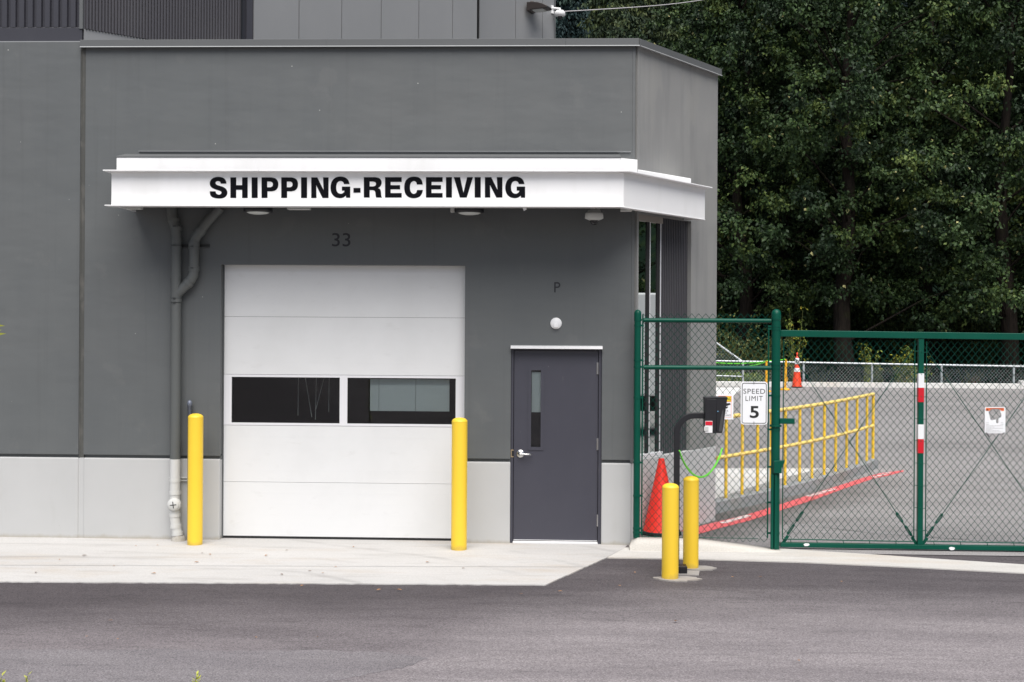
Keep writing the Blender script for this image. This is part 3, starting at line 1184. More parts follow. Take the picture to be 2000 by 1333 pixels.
pa, pb = panel_run(495.5, 932, (584, 667.5, 744.5, 818, 884), w0)
w1 = w0 - n50 * 0.32
pc, pd = panel_run(936, 1082, (1007, 1059.5), w1)
mb = MB()      # rear mass of the upper storey
mb.add([(XL, 0.3, ZU - 0.02), (r0.x, 0.3, ZU - 0.02), (r1.x, r1.y + 0.25, ZU - 0.02), (pb.x, pb.y + 0.4, ZU - 0.02), (pd.x - 0.1, pd.y + 0.2, ZU - 0.02), (pd.x - 0.1, 13, ZU - 0.02), (XL, 13, ZU - 0.02)],
       [(0, 1, 2, 3, 4, 5, 6)])
mb.box(pd.x - 0.25, pd.x - 0.015, pd.y + 0.02, 13, ZTOP - 0.1, ZU - 0.03)
mb.build('roof', M['panel'], U)

# ------------------------------------------------------------------ canopy (part of the building)
CW, FL = 0.75, 0.085
W0 = aY(1218, 370, -CW)
zc0 = Z(700, 403.5, -CW - FL)
zc1 = Z(700, 332.5, -CW - FL)
XC0 = X(217.5, 370, -CW)
W0.z = 0
coff = (W0 - K).dot(CN)


def inter(offy, offc):
    """corner where plane y=-offy meets the plane offc outside the angled wall"""
    p = K + CN * offc
    t = (-offy - p.y) / CU.y
    q = p + CU * t
    return Vector((q.x, q.y, 0))


s_end = (aP(1377, 390, K + CN * coff, CN) - K).dot(CU)
CP = thing('entrance_canopy', 'white steel channel canopy with black lettering over the loading door', 'canopy', (X(700, 370), -CW / 2, zc0))
CP.parent = B
CP.location = Vector((X(700, 370), -CW / 2, zc0)) - B.location
for k_ in ('label', 'category'):
    if k_ in CP:
        del CP[k_]


def slab_poly(mb, pts, z0, z1):
    pts = [Vector((p.x, p.y, 0)) for p in pts]
    n = len(pts)
    area = sum(pts[i].x * pts[(i + 1) % n].y - pts[(i + 1) % n].x * pts[i].y for i in range(n))
    if area < 0:
        pts = pts[::-1]
    vs = [(p.x, p.y, z0) for p in pts] + [(p.x, p.y, z1) for p in pts]
    fs = [tuple(range(n, 2 * n)), tuple(range(n - 1, -1, -1))]
    for i in range(n):
        j = (i + 1) % n
        fs.append((i, j, j + n, i + n))
    mb.add(vs, fs)


V = lambda x, y: Vector((x, y, 0))
EN = lambda off, s: K + CU * s + CN * off
XF0 = X(200.5, 333, -CW - FL)
mb = MB()     # web
t = 0.012
slab_poly(mb, [V(XC0, -CW), inter(CW, coff), EN(coff, s_end), EN(coff - t, s_end), inter(CW - t, coff - t), V(XC0, -CW + t)], zc0 + 0.010, zc1 - 0.012)
mb.box(XC0, XC0 + t, -CW + t, -0.002, zc0 + 0.010, zc1 - 0.012)
cbox(mb, s_end - t, s_end, 0.002, coff - t, zc0 + 0.010, zc1 - 0.012)
web = mb.build('fascia', M['white'], CP, bevel=0.002)
mb = MB()     # flanges
for za, zb_, xl in ((zc0, zc0 + 0.010, X(204, 403, -CW - FL)), (zc1 - 0.012, zc1, XF0)):
    fo_, se_ = (FL, s_end + 0.02) if za != zc0 else (0.006, s_end)
    if za == zc0:
        slab_poly(mb, [V(xl, -CW - FL), inter(CW + FL, coff + fo_), EN(coff + fo_, se_), EN(coff - 0.07, se_), inter(CW - 0.07, coff - 0.07), V(XC0 + 0.002, -CW + 0.07), V(xl, -CW + 0.02)], za, zb_)
        continue
    slab_poly(mb, [V(xl, -CW - FL), inter(CW + FL, coff + fo_), EN(coff + fo_, se_), EN(coff - 0.07, se_), inter(CW - 0.07, coff - 0.07), V(XC0 + 0.09, -CW + 0.07),
                   V(XC0 + 0.09, -0.002), V(xl, -0.002)], za, zb_)
mb.build('flange', M['white'], CP, bevel=0.002)
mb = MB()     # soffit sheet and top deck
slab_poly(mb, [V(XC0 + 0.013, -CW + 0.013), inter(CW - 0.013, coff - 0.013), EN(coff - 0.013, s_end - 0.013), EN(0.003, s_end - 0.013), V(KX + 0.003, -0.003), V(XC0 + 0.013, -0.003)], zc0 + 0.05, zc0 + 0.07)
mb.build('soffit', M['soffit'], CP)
# upstand strip behind the top flange
XU0, XU1 = X(227.5, 320, -0.30), X(1211, 320, -0.30)
zu = Z(700, 308.5, -0.30)
mb = MB()
uo = inter(0.30, 0.0)
slab_poly(mb, [V(XU0, -0.30), V(XU1, -0.30), V(KX + 0.005, -0.16), V(KX + 0.005, -0.002), V(XU0, -0.002)], zc1 + 0.002, zu)
mb.build('upstand', M['white'], CP, bevel=0.004)
mb = MB()
slab_poly(mb, [V(KX + 0.012, -0.12), EN(0.16, s_end - 0.14), EN(0.006, s_end - 0.14), V(KX + 0.012, -0.004)], zc1 + 0.002, zc1 + 0.098)
mb.build('upstand', M['white'], CP, bevel=0.01)
mb = MB()
zfw = Z(700, 301.5, 0)
mb.prism([(XU0 - 0.01, -0.305, zu + 0.001), (XU0 - 0.01, -0.305, zu + 0.012), (XU0 - 0.01, -0.004, zfw), (XU0 - 0.01, -0.004, zu + 0.001)], (XU1 - XU0 + 0.02, 0, 0))
mb.build('flashing', M['coping'], CP)
mb = MB()
zr = Z(700, 297, 0)
mb.box(X(272, 297), X(1232, 297), -0.012, -0.001, zr - 0.008, zr + 0.006)
mb.box(X(272, 297), X(1232, 297), -0.022, -0.012, zr + 0.001, zr + 0.006)
mb.build('reglet', M['coping_lip'], CP)
mb = MB()     # butt joints and little stains on the fascia
for px in (505, 1042):
    xx = X(px, 332, -CW - FL)
    MB().box(xx - 0.0015, xx + 0.0015, -CW - FL - 0.002, -CW - FL, zc1 - 0.011, zc1 - 0.002).build('weld_seam', M['signgrey'], CP)

# lettering
S1 = 2000 / 330.0
S2 = 2000 / 340.0
gl = []


def lo(pts):
    return [(395 + p[0] / S1, 320 + p[1] / S1) + ((1,) if len(p) > 2 else ()) for p in pts]


def lo2(pts):
    return [(705 + p[0] / S2, 320 + p[1] / S2) + ((1,) if len(p) > 2 else ()) for p in pts]


def sh(pts):
    return [(p[0], p[1], 1) for p in pts]


gl.append([lo([(287, 237, 1), (220, 237, 1), (213, 217), (190, 206), (167, 212), (157, 228), (167, 248), (202, 262), (248, 277), (280, 300), (297, 335), (291, 370),
               (269, 397), (238, 410), (193, 413), (150, 408), (115, 394), (95, 368), (88, 328, 1), (157, 328, 1), (164, 352), (191, 367), (216, 362), (228, 344), (219, 328),
               (190, 315), (150, 302), (113, 284), (94, 260), (89, 230), (98, 200), (120, 176), (152, 162), (190, 157), (233, 163), (264, 181), (282, 210)])])
gl.append([lo(sh([(333, 163), (402, 163), (402, 255), (472, 255), (472, 163), (538, 163), (538, 407), (472, 407), (472, 310), (402, 310), (402, 407), (333, 407)]))])
gl.append([lo(sh([(585, 163), (656, 163), (656, 407), (585, 407)]))])
for dx in (0, 233):
    gl.append([lo([(702 + dx, 163, 1), (825 + dx, 163, 1), (868 + dx, 177), (894 + dx, 208), (901 + dx, 245), (893 + dx, 286), (866 + dx, 316), (825 + dx, 328, 1), (772 + dx, 328, 1),
                   (772 + dx, 406, 1), (702 + dx, 406, 1)]),
               lo([(769 + dx, 212, 1), (808 + dx, 212, 1), (829 + dx, 223), (836 + dx, 246), (829 + dx, 269), (808 + dx, 280, 1), (769 + dx, 280, 1)])])
gl.append([lo(sh([(1170, 163), (1241, 163), (1241, 407), (1170, 407)]))])
gl.append([lo(sh([(1290, 163), (1362, 163), (1436, 312), (1430, 163), (1495, 163), (1495, 407), (1424, 407), (1349, 256), (1353, 407), (1290, 407)]))])
GG = [(1745, 242, 1), (1678, 242, 1), (1667, 218), (1640, 206), (1608, 216), (1591, 245), (1586, 285), (1593, 325), (1612, 349), (1640, 357), (1664, 350), (1679, 336), (1684, 320, 1), (1653, 320, 1),
      (1653, 272, 1), (1752, 272, 1), (1752, 404, 1), (1703, 404, 1), (1700, 379, 1), (1671, 401), (1630, 409), (1578, 398), (1538, 362), (1520, 308), (1521, 255), (1540, 201), (1580, 165), (1635, 153), (1690, 164),
      (1727, 195)]
gl.append([lo(GG)])
gl.append([lo(sh([(1790, 288), (1873, 288), (1873, 344), (1790, 344)]))])
gl.append([lo2([(33, 156, 1), (165, 156, 1), (208, 167), (233, 195), (237, 225), (226, 256), (197, 281, 1), (220, 295), (229, 320), (232, 352), (234, 374), (241, 386, 1), (241, 390, 1), (175, 390, 1), (169, 368), (166, 334),
                (156, 312), (135, 304, 1), (100, 304, 1), (100, 390, 1), (33, 390, 1)]),
           lo2([(100, 206, 1), (140, 206, 1), (164, 214), (173, 233), (164, 254), (140, 262, 1), (100, 262, 1)])])
for dx in (0, 470):
    gl.append([lo2(sh([(277 + dx, 156), (468 + dx, 156), (468 + dx, 210), (341 + dx, 210), (341 + dx, 247), (450 + dx, 247), (450 + dx, 295), (341 + dx, 295), (341 + dx, 338), (468 + dx, 338), (468 + dx, 390), (277 + dx, 390)]))])
gl.append([lo2([(710, 240, 1), (644, 240, 1), (634, 213), (608, 200), (579, 214), (566, 244), (563, 275), (567, 309), (582, 337), (608, 348), (634, 335), (645, 303, 1), (711, 303, 1), (699, 346), (668, 383), (610, 398), (550, 385),
                (511, 345), (497, 275), (510, 205), (550, 163), (608, 150), (665, 160), (699, 194)])])
gl.append([lo2(sh([(977, 156), (1045, 156), (1045, 390), (977, 390)]))])
gl.append([lo2(sh([(1067, 156), (1138, 156), (1178, 334), (1220, 156), (1287, 156), (1215, 390), (1137, 390)]))])
gl.append([lo2(sh([(1307, 156), (1376, 156), (1376, 390), (1307, 390)]))])
gl.append([lo2(sh([(1424, 156), (1496, 156), (1568, 300), (1561, 156), (1625, 156), (1625, 390), (1556, 390), (1482, 246), (1486, 390), (1424, 390)]))])
gl.append([lo2([(1660 + (p[0] - 1520) * 0.975, 148 + (p[1] - 153) * 0.972) + ((1,) if len(p) > 2 else ()) for p in GG])])
glyphs = [[smooth_loop(l) for l in loops] for loops in gl]


def let3(px, py):
    p = aY(px, py, -CW - 0.003)
    return Vector((p.x, p.y, p.z))


mb = MB()
poly_letters(mb, [[[(x, y) for x, y in l] for l in loops] for loops in glyphs], let3)
mb.build('lettering', M['black'], CP)

# wall numbers
for s_, bx in (('33', (648.5, 684.5, 455.5, 482)), ('P', (1082.5, 1094.5, 551.5, 571.5))):
    mb = MB()
    a_ = aY((bx[0] + bx[1]) / 2, (bx[2] + bx[3]) / 2, -0.003)
    x0, x1 = aY(bx[0], bx[2], -0.003).x, aY(bx[1], bx[2], -0.003).x
    hz = (bx[3] - bx[2]) / 178 / 2
    text_mb(mb, s_, x0, x1, a_.z - hz, a_.z + hz, -0.003, offset=0.004)
    mb.build('bay_number' if s_ == '33' else 'door_letter', M['letter'], B)

# ------------------------------------------------------------------ garage door
GD = thing('garage_door', '', '', (0, 0, 0))
for k_ in ('label', 'category'):
    if k_ in GD:
        del GD[k_]
GD.parent = B
gy = 0.115
GD.location = Vector(((GL + GR) / 2, gy, 0)) - B.location
gz = [0.03, Z(668, 943.5, gy), Z(668, 832.5, gy), Z(668, 733, gy), Z(668, 620, gy), GT + 0.03]
gx0, gx1 = X(435.5, 790, gy), GR + 0.06
for i in range(5):
    if i == 2:
        continue
    mb = MB()
    mb.box(gx0, gx1, gy, gy + 0.05, gz[i] + 0.0015, gz[i + 1] - 0.0015)
    nr = 5 if i != 4 else 4
    for k in range(1, nr):                       # pressed micro-ribs
        zz_ = gz[i] + (gz[i + 1] - gz[i]) * k / nr
        mb.box(gx0 + 0.01, gx1 - 0.01, gy - 0.0006, gy, zz_ - 0.003, zz_ + 0.003)
    mb.build('panel', M['door_white'], GD, bevel=0.0015)
# glazed section
za, zb2 = gz[2] + 0.002, gz[3] - 0.002
wz0, wz1 = Z(668, 827.5, gy), Z(668, 738, gy)
wx = [(X(452.5, 783, gy), X(663.5, 783, gy)), (X(678.5, 783, gy), X(890, 783, gy))]
mb = MB()
gxs = [gx0, wx[0][0], wx[0][1], wx[1][0], wx[1][1], gx1]
gzs = [za, wz0, wz1, zb2]
grid_wall(mb, gxs, gzs, lambda i, j: not (j == 1 and i in (1, 3)), gy - 0.004, 0.05)
mb.build('window_frame', M['frame_white'], GD, bevel=0.004)
for a, b in wx:
    mb = MB()
    mb.box(a - 0.01, b + 0.01, gy + 0.012, gy + 0.016, wz0 - 0.01, wz1 + 0.01)
    mb.build('pane', M['glass'], GD)
mb = MB()
for a, b in wx:
    mb.box(a, b, gy + 0.004, gy + 0.010, wz1 - 0.010, wz1)
    mb.box(a, b, gy + 0.004, gy + 0.010, wz0, wz0 + 0.008)
    mb.box(a, a + 0.008, gy + 0.004, gy + 0.010, wz0 + 0.008, wz1 - 0.010)
    mb.box(b - 0.008, b, gy + 0.004, gy + 0.010, wz0 + 0.008, wz1 - 0.010)
mb.build('gasket', M['seal'], GD)
mb = MB()
mb.box(gx0, gx1, gy + 0.002, gy + 0.04, 0.006, 0.032)
mb.build('bottom_seal', M['seal'], GD)
mb = MB()
mb.box(GL + 0.001, gx0 + 0.012, gy - 0.02, gy + 0.06, 0.0, GT - 0.005)
mb.build('jamb', M['coping'], GD, bevel=0.003)
mb = MB()
mb.box(GL - 0.3, GR + 0.3, gy + 0.06, gy + 0.09, GT - 0.02, GT + 0.4)
mb.build('head', M['roomdark'], GD)
# dark bay behind the panes; added pale panel and rods stand in for reflections
mb = MB()
ry = 1.15
mb.box(GL - 0.6, GR + 0.8, ry, ry + 0.05, 0, 3.4)
mb.box(GL - 0.65, GL - 0.6, gy + 0.1, ry, 0, 3.4)
mb.box(GR + 0.8, GR + 0.85, gy + 0.1, ry, 0, 3.4)
mb.box(GL - 0.6, GR + 0.8, gy + 0.1, ry, 3.4, 3.45)
mb.box(GL - 0.6, GR + 0.8, gy + 0.1, ry, -0.05, 0.0)
mb.build('interior', M['roomdark'], GD)
mb = MB()
py_ = 0.215
ax, bx_ = X(722.5, 770, py_), X(878, 770, py_)
jz0, jz1 = Z(800, 803.5, py_), Z(800, 700, py_)
cut = [ax, X(740, 770, py_), X(812, 770, py_), bx_]
for i in range(3):
    mb.box(cut[i] + 0.002, cut[i + 1] - 0.002, py_, py_ + 0.02, jz0, jz1)
mb.build('reflection_panel', M['reflectpale'], GD)
mb = MB()
for (a, b) in (((583, 730), (582, 812)), ((596, 735), (609, 815)), ((618, 730), (616, 820)), ((634, 735), (617, 800)), ((643, 730), (642, 805))):
    mb.tube([aY(*a, 0.6), aY(*b, 0.6)], 0.004, 6)
mb.build('reflection_rod', M['camgrey'], GD)

# ------------------------------------------------------------------ entrance door
PD = bpy.data.objects.new('door', None)
COL.objects.link(PD)
PD.parent = B
dy = 0.05
PD.location = Vector(((DL + DR) / 2, dy, 0)) - B.location
lx0, lx1 = X(1003.5, 870, dy), X(1167.5, 870, dy)
lz1 = Z(1086, 685.5, dy)
kz = Z(1086, 1055, dy)
# frame (hollow metal)
mb = MB()
mb.box(DL, lx0 - 0.006, 0.03, 0.15, 0, DT)
mb.box(lx1 + 0.006, DR, 0.03, 0.15, 0, DT)
mb.box(lx0 - 0.006, lx1 + 0.006, 0.03, 0.15, lz1 + 0.006, DT)
mb.box(DL + 0.01, DR - 0.01, 0.12, 0.15, 0.01, DT - 0.01)
mb.build('door_frame', M['doorleaf'], PD, bevel=0.004)
vx0, vx1 = X(1037, 800, dy), X(1056.5, 800, dy)
vz0, vz1 = Z(1046, 874, dy), Z(1046, 723, dy)
mb = MB()
grid_wall(mb, [lx0, vx0, vx1, lx1], [0.03, vz0, vz1, lz1], lambda i, j: not (i == 1 and j == 1), dy, 0.045)
mb.build('leaf', M['doorleaf'], PD, bevel=0.002)
mb = MB()          # raised vision-lite frame
fw = 0.033
grid_wall(mb, [vx0 - fw, vx0 + 0.002, vx1 - 0.002, vx1 + fw], [vz0 - fw, vz0 + 0.002, vz1 - 0.002, vz1 + fw], lambda i, j: not (i == 1 and j == 1), dy - 0.008, 0.03)
mb.build('lite_frame', M['doorleaf'], PD, bevel=0.006)
mb = MB()
mb.box(vx0 - 0.001, vx1 + 0.001, dy + 0.018, dy + 0.022, vz0 - 0.001, vz1 + 0.001)
mb.build('pane', M['glass'], PD)
mb = MB()
mb.box(vx0 - 0.05, vx1 + 0.05, dy + 0.052, dy + 0.055, vz0 - 0.05, vz1 + 0.05)
mb.build('interior', M['roomdark'], PD)
mb = MB()
mb.box(vx0 + 0.006, vx1 + 0.02, dy + 0.040, dy + 0.045, Z(1046, 806, dy), vz1 - 0.025)
mb.build('lite_reflection', M['reflectpale'], PD)  # added panel standing in for the pale reflection in the door glass
mb = MB()
mb.box(lx0 + 0.002, lx1 - 0.002, dy - 0.012, dy, 0.035, kz)
mb.prism([(lx0 + 0.002, dy - 0.012, kz - 0.012), (lx0 + 0.002, dy - 0.022, kz - 0.02), (lx0 + 0.002, dy - 0.012, kz - 0.03)], (lx1 - lx0 - 0.004, 0, 0))
mb.build('kick_strip', M['alu'], PD, bevel=0.002)
mb = MB()
mb.box(lx0 - 0.005, lx1 + 0.005, dy - 0.05, dy + 0.06, 0.004, 0.022)
mb.build('threshold', M['alu'], PD, bevel=0.003)
mb = MB()          # rain drip above the head
zd = Z(1086, 679.5, -0.03)
mb.prism([(DL - 0.003, 0.0, zd + 0.022), (DL - 0.003, -0.03, zd + 0.016), (DL - 0.003, -0.055, zd - 0.012), (DL - 0.003, -0.045, zd - 0.014), (DL - 0.003, -0.022, zd + 0.004), (DL - 0.003, 0.0, zd + 0.008)][::-1],
         (DR - DL + 0.006, 0, 0))
mb.build('drip_cap', M['alu'], PD)
for py in (720, 868, 1017):
    mb = MB()
    p = aY(1167.5, py, dy)
    h = 0.064
    for k in range(5):
        mb.tube([(p.x, dy - 0.008, p.z - h + k * 2 * h / 5 + 0.001), (p.x, dy - 0.008, p.z - h + (k + 1) * 2 * h / 5 - 0.001)], 0.010, 10)
    mb.box(p.x - 0.012, p.x + 0.012, dy - 0.003, dy - 0.0005, p.z - h, p.z + h)
    mb.build('hinge', M['chrome'], PD)
hp = aY(1016.5, 886.5, dy)
mb = MB()
mb.lathe((hp.x, dy, hp.z), [(0.044, 0.0), (0.044, 0.008), (0.040, 0.012), (0.018, 0.013), (0.016, 0.035), (0.012, 0.062), (0.001, 0.063)], 24, '-y')
mb.tube([(hp.x, dy - 0.052, hp.z), (hp.x + 0.03, dy - 0.056, hp.z), (hp.x + 0.085, dy - 0.054, hp.z - 0.002), (hp.x + 0.112, dy - 0.045, hp.z - 0.004), (hp.x + 0.122, dy - 0.03, hp.z - 0.005)], [0.012, 0.011, 0.010, 0.009, 0.008], 12)
mb.build('handle', M['chrome'], PD)
sp = aY(1000.5, 886, 0.03)
mb = MB()
grid_wall(mb, [sp.x - 0.016, sp.x - 0.006, sp.x + 0.014], [sp.z - 0.042, sp.z - 0.03, sp.z + 0.03, sp.z + 0.042], lambda i, j: not (i == 1 and j == 1), 0.0265, 0.003)
mb.build('strike_plate', M['brass'], PD)
mb = MB()
mb.box(sp.x - 0.006, sp.x + 0.014, 0.0285, 0.0298, sp.z - 0.03, sp.z + 0.03)
mb.build('strike_hole', M['seal'], PD)

# ------------------------------------------------------------------ fixtures on the wall and canopy
p = aY(1086, 632, 0)
o = thing('wall_sensor', 'small round white wall light above the grey door', 'wall light', (p.x, 0, p.z))
mb = MB().lathe((p.x, 0, p.z), [(0.063, 0.0), (0.063, 0.012), (0.055, 0.02), (0.0005, 0.022)], 32, '-y')
mb.build('plate', M['plate'], o)
mb = MB().prism([(p.x - 0.025, -0.02, p.z - 0.045), (p.x - 0.021, -0.02, p.z - 0.012), (p.x - 0.012, -0.02, p.z - 0.003), (p.x + 0.012, -0.02, p.z - 0.003), (p.x + 0.021, -0.02, p.z - 0.012), (p.x + 0.025, -0.02, p.z - 0.045)], (0, -0.03, 0))
mb.build('sensor', M['plate'], o, bevel=0.004)


def dome_camera(name, label, c, r, body, arm):
    o = thing(name, label, 'security camera', c, 'dome cameras on the building')
    c = Vector(c)
    mb = MB().lathe(c, [(r * 0.42, r * 0.62), (r * 0.72, r * 0.55), (r * 0.78, r * 0.28), (r * 0.98, r * 0.26), (r, r * 0.1), (r * 1.03, -r * 0.36), (r * 0.90, -r * 0.42), (r * 0.55, -r * 0.56), (r * 0.45, -r * 0.57)], 32)
    mb.build('housing', body, o)
    mb = MB().lathe(c, [(r * 0.46, -r * 0.56), (r * 0.46, -r * 0.68), (r * 0.40, -r * 0.86), (r * 0.27, -r * 1.02), (r * 0.001, -r * 1.08)], 24)
    mb.build('dome', M['blackgloss'], o)
    mb = MB()
    arm(mb, c)
    mb.build('bracket', body, o, bevel=0.003)
    return o


cc = aY(1160.5, 421, -0.34)


def arm1(mb, c):
    mb.tube([c + Vector((-0.012, 0, 0.045)), c + Vector((-0.012, 0, zc0 + 0.06 - c.z))], 0.028, 14)
    mb.box(c.x + 0.022, c.x + 0.062, c.y - 0.02, c.y + 0.02, c.z + 0.045, zc0 + 0.05)


dome_camera('security_camera', 'grey dome security camera hanging under the canopy above the door', cc, 0.096, M['camgrey'], arm1)
# soffit lights, junction plates
for px, lab in ((504, 'round soffit light left of the painted bay number'), (917, 'round soffit light right of the painted bay number')):
    p = aY(px, 404, -0.42)
    o = thing('soffit_light', lab, 'light', (p.x, -0.42, zc0 + 0.03), 'round lights under the canopy')
    mb = MB().lathe((p.x, -0.42, zc0), [(0.155, 0.05), (0.155, 0.0), (0.155, -0.024), (0.115, -0.032)], 32)
    mb.build('housing', M['blackpaint'], o)
    mb = MB().lathe((p.x, -0.42, zc0), [(0.125, -0.028), (0.10, -0.042), (0.055, -0.050), (0.001, -0.052)], 32)
    mb.build('diffuser', M['lens_diff'], o)
    if px > 900:
        mb = MB().box(p.x - 0.20, p.x - 0.157, -0.47, -0.38, zc0 - 0.022, zc0 + 0.05)
        mb.build('junction_box', M['camgrey'], o)
for px0, px1, lab in ((563, 606, 'flat pale soffit plate right of the left soffit light'), (250, 277, 'flat pale soffit plate at left canopy end'), (1212, 1234, 'pale soffit plate at the bend of the canopy')):
    a = aY(px0, 405, -0.45)
    b = aY(px1, 405, -0.45)
    mb = MB().box(a.x, b.x, -0.52, -0.40, zc0 - (0.003 if px0 != 1212 else 0.012), zc0 + 0.05)
    tag(mb.build('soffit_plate', M['camgrey'], None, 0.003, ((a.x + b.x) / 2, -0.45, zc0)), lab, 'plate', 'plates under the canopy')
p = aY(1024, 406, -CW)
mb = MB().obox(p, Vector((0.012, 0, -0.026)), Vector((0.016, 0, 0.009)), Vector((0, 0.004, 0)))
tag(mb.build('hanging_tag', M['plate'], None, 0, p), 'little white tag hanging off the canopy lower edge', 'tag')

# upper wall lamp and camera, overhead cable
lw = aP(1040, 18, w1, n50)
o = thing('wall_lamp', 'bronze wall lamp jutting from the upper grey panels', 'wall lamp', lw)


def lampP(px, py, off):
    return aP(px, py, w1 + n50 * off, n50)


l0 = lampP(1037, 18, 0)
tow = Vector((0.93, -0.36, 0)).normalized()
zu_ = Vector((0, 0, 1))
scl = (l0 - CAM).dot(FWD) / FPX
mb = MB()
L_ = 43 * scl
prof = [(0.0, 9.0), (0.25, 9.0), (0.5, 7.4), (0.75, 4.0), (0.98, -1.0), (1.0, -5.0), (0.9, -5.6), (0.16, -6.2), (0.14, -8.0), (0.0, -8.5)]
side = Vector((tow.y, -tow.x, 0)) * 0.11
ctr = lampP(1033.5, 16.5, 0.02)
mb.prism([ctr + tow * (a * L_) + zu_ * (b * scl) - side for a, b in prof], side * 2)
mb.box(ctr.x + 0.02, ctr.x + 0.07, ctr.y - 0.03, ctr.y + 0.03, ctr.z + 9 * scl, ctr.z + 13.5 * scl)
mb.build('housing', M['lampbronze'], o, bevel=0.01)
mb = MB()
mb.obox(ctr + tow * (0.5 * L_) - zu_ * (6.6 * scl), tow * (0.26 * L_), side * 0.8, zu_ * 0.006)
mb.build('lens', M['camgrey'], o)
c2 = lampP(1093.5, 27, 0.10)
r2 = 10.5 * (c2 - CAM).dot(FWD) / FPX


def arm2(mb, c):
    a = aP(1078, 20, w1, n50)
    mb.tube([Vector((a.x, a.y - 0.02, c.z + r2 * 0.95)), Vector((c.x, c.y, c.z + r2 * 0.95)), Vector((c.x, c.y, c.z + r2 * 0.45))], r2 * 0.2, 12)
    mb.obox(Vector((a.x, a.y, c.z + r2 * 0.75)), n50 * 0.02, u50 * 0.025, zu_ * r2 * 0.75)


dome_camera('security_camera', 'white dome security camera on an arm at the upper wall corner', c2, r2, M['plate'], arm2)
mb = MB()
ca = aP(1081, 24, w1, n50)
cb = aD(1420, -9, 55)
mb.tube([ca + (cb - ca) * (i / 12) - Vector((0, 0, 0.10 * math.sin(math.pi * i / 12))) for i in range(13)], [0.009 + 0.007 * i / 12 for i in range(13)], 6)
tag(mb.build('overhead_cable', M['cable'], None, 0, ca), 'pale overhead cable running from the upper wall corner into the trees', 'cable')

# ------------------------------------------------------------------ drain pipes
pr = 0.056
py0 = -0.085


def PP(px, py, Y=py0):
    return aY(px, py, Y)


dp = thing('drain_pipe', 'grey painted drain pipe with a joining branch, pale below the groove', 'drain pipe', (PP(343, 1050).x, py0, 0))
zsplit = Z(343, 898, py0 - pr)
xv = PP(343.5, 700).x
zt = zc0 + 0.052
mb = MB()
mb.tube([(PP(336, 402).x, py0, zt), (PP(336, 422).x, py0, PP(336, 420).z), (PP(339, 433).x, py0, PP(339, 432).z), (xv - 0.006, py0, PP(343, 448).z), (xv, py0, PP(343, 460).z), (xv, py0, 2.0), (xv, py0, zsplit)], pr, 20)
mb.build('pipe', M['pipe_dark'], dp)
mb = MB()
bpts = [PP(430, 396), PP(404, 434), PP(392, 451), PP(383, 463), PP(379.5, 473), PP(379, 485), PP(379, 525), PP(378, 537), PP(373, 547), PP(364, 557), PP(346, 574), PP(343.5, 580)]
bpts[0].z = zt
mb.tube(bpts, pr * 0.98, 20)
mb.build('branch_pipe', M['pipe_dark'], dp)


def collar(mb, a, b, r, n=20):
    mb.tube([a, b], r, n)


for py in (430, 446, 472, 539, 587):
    z_ = PP(343, py).z
    xx = xv if py > 440 else PP(339, py).x
    MB().tube([(xx, py0, z_ - 0.022), (xx, py0, z_ + 0.022)], pr + 0.006, 20).build('coupling', M['pipe_dark'], dp)
for i, (a, b) in enumerate((((388, 456), (394, 448)), ((379, 486), (379, 474)), ((379, 530), (379, 520)), ((366, 555), (371, 550)))):
    MB().tube([PP(*a), PP(*b)], pr + 0.006, 20).build('coupling', M['pipe_dark'], dp)
for py, xx in ((443, xv), (480, xv), (583, xv), (591, xv), (482, PP(379, 482).x), (524, PP(379, 524).x)):
    z_ = PP(343, py).z
    mb = MB().tube([(xx, py0, z_ - 0.003), (xx, py0, z_ + 0.003)], pr + 0.006, 20)
    mb.box(xx - 0.02, xx + 0.012, py0 - pr - 0.016, py0 - pr - 0.004, z_ - 0.006, z_ + 0.006)
    mb.build('clamp', M['strap'], dp)
mb = MB()
a, b = PP(352, 480, -0.03), PP(408, 480, -0.03)
mb.box(a.x, b.x, -0.035, -0.001, a.z - 0.018, a.z - 0.010)
mb.box(a.x, b.x, -0.035, -0.001, a.z + 0.010, a.z + 0.018)
mb.box(a.x, b.x, -0.008, -0.001, a.z - 0.010, a.z + 0.010)
mb.build('strut_bracket', M['strap'], dp)
mb = MB()
xq = PP(341.5, 970).x
mb.tube([(xv, py0, zsplit), (xv, py0, PP(343, 935).z), (xq, py0, PP(341, 960).z), (xq, py0, PP(341, 1010).z), (PP(343, 1024).x, py0, PP(343, 1024).z), (PP(347, 1048).x, py0, PP(347, 1046).z)], pr, 20)
mb.tube([(xv, py0, PP(343, 942).z), (xv, py0, PP(343, 936).z)], pr + 0.004, 20)
for py, dx in ((963, 0), (1006, 0), (1028, 0.012), (1042, 0.03)):
    z_ = PP(343, py).z
    mb.tube([(xq + dx + 0.002, py0, z_ - 0.02), (xq + dx, py0, z_ + 0.02)], pr + 0.006, 20)
mb.build('pipe', M['pipe_pale'], dp)
mb = MB()
q = PP(340, 986, py0 - pr)
mb.lathe((q.x, q.y + 0.03, q.z), [(0.072, 0.0), (0.072, 0.045), (0.068, 0.05), (0.06, 0.05), (0.059, 0.062), (0.056, 0.065), (0.0005, 0.066)], 28, '-y')
mb.build('cleanout_cap', M['pipe_pale'], dp)
mb = MB()
for k in (0.12, 0.12 + math.pi / 2):
    u_ = Vector((math.cos(k), 0, math.sin(k)))
    v_ = Vector((-math.sin(k), 0, math.cos(k)))
    mb.obox(Vector((q.x, q.y - 0.0375, q.z)), u_ * 0.036, v_ * 0.004, Vector((0, 0.001 + 0.0005 * (k > 1), 0)))
mb.build('cross_slot', M['seal'], dp)
mb = MB()
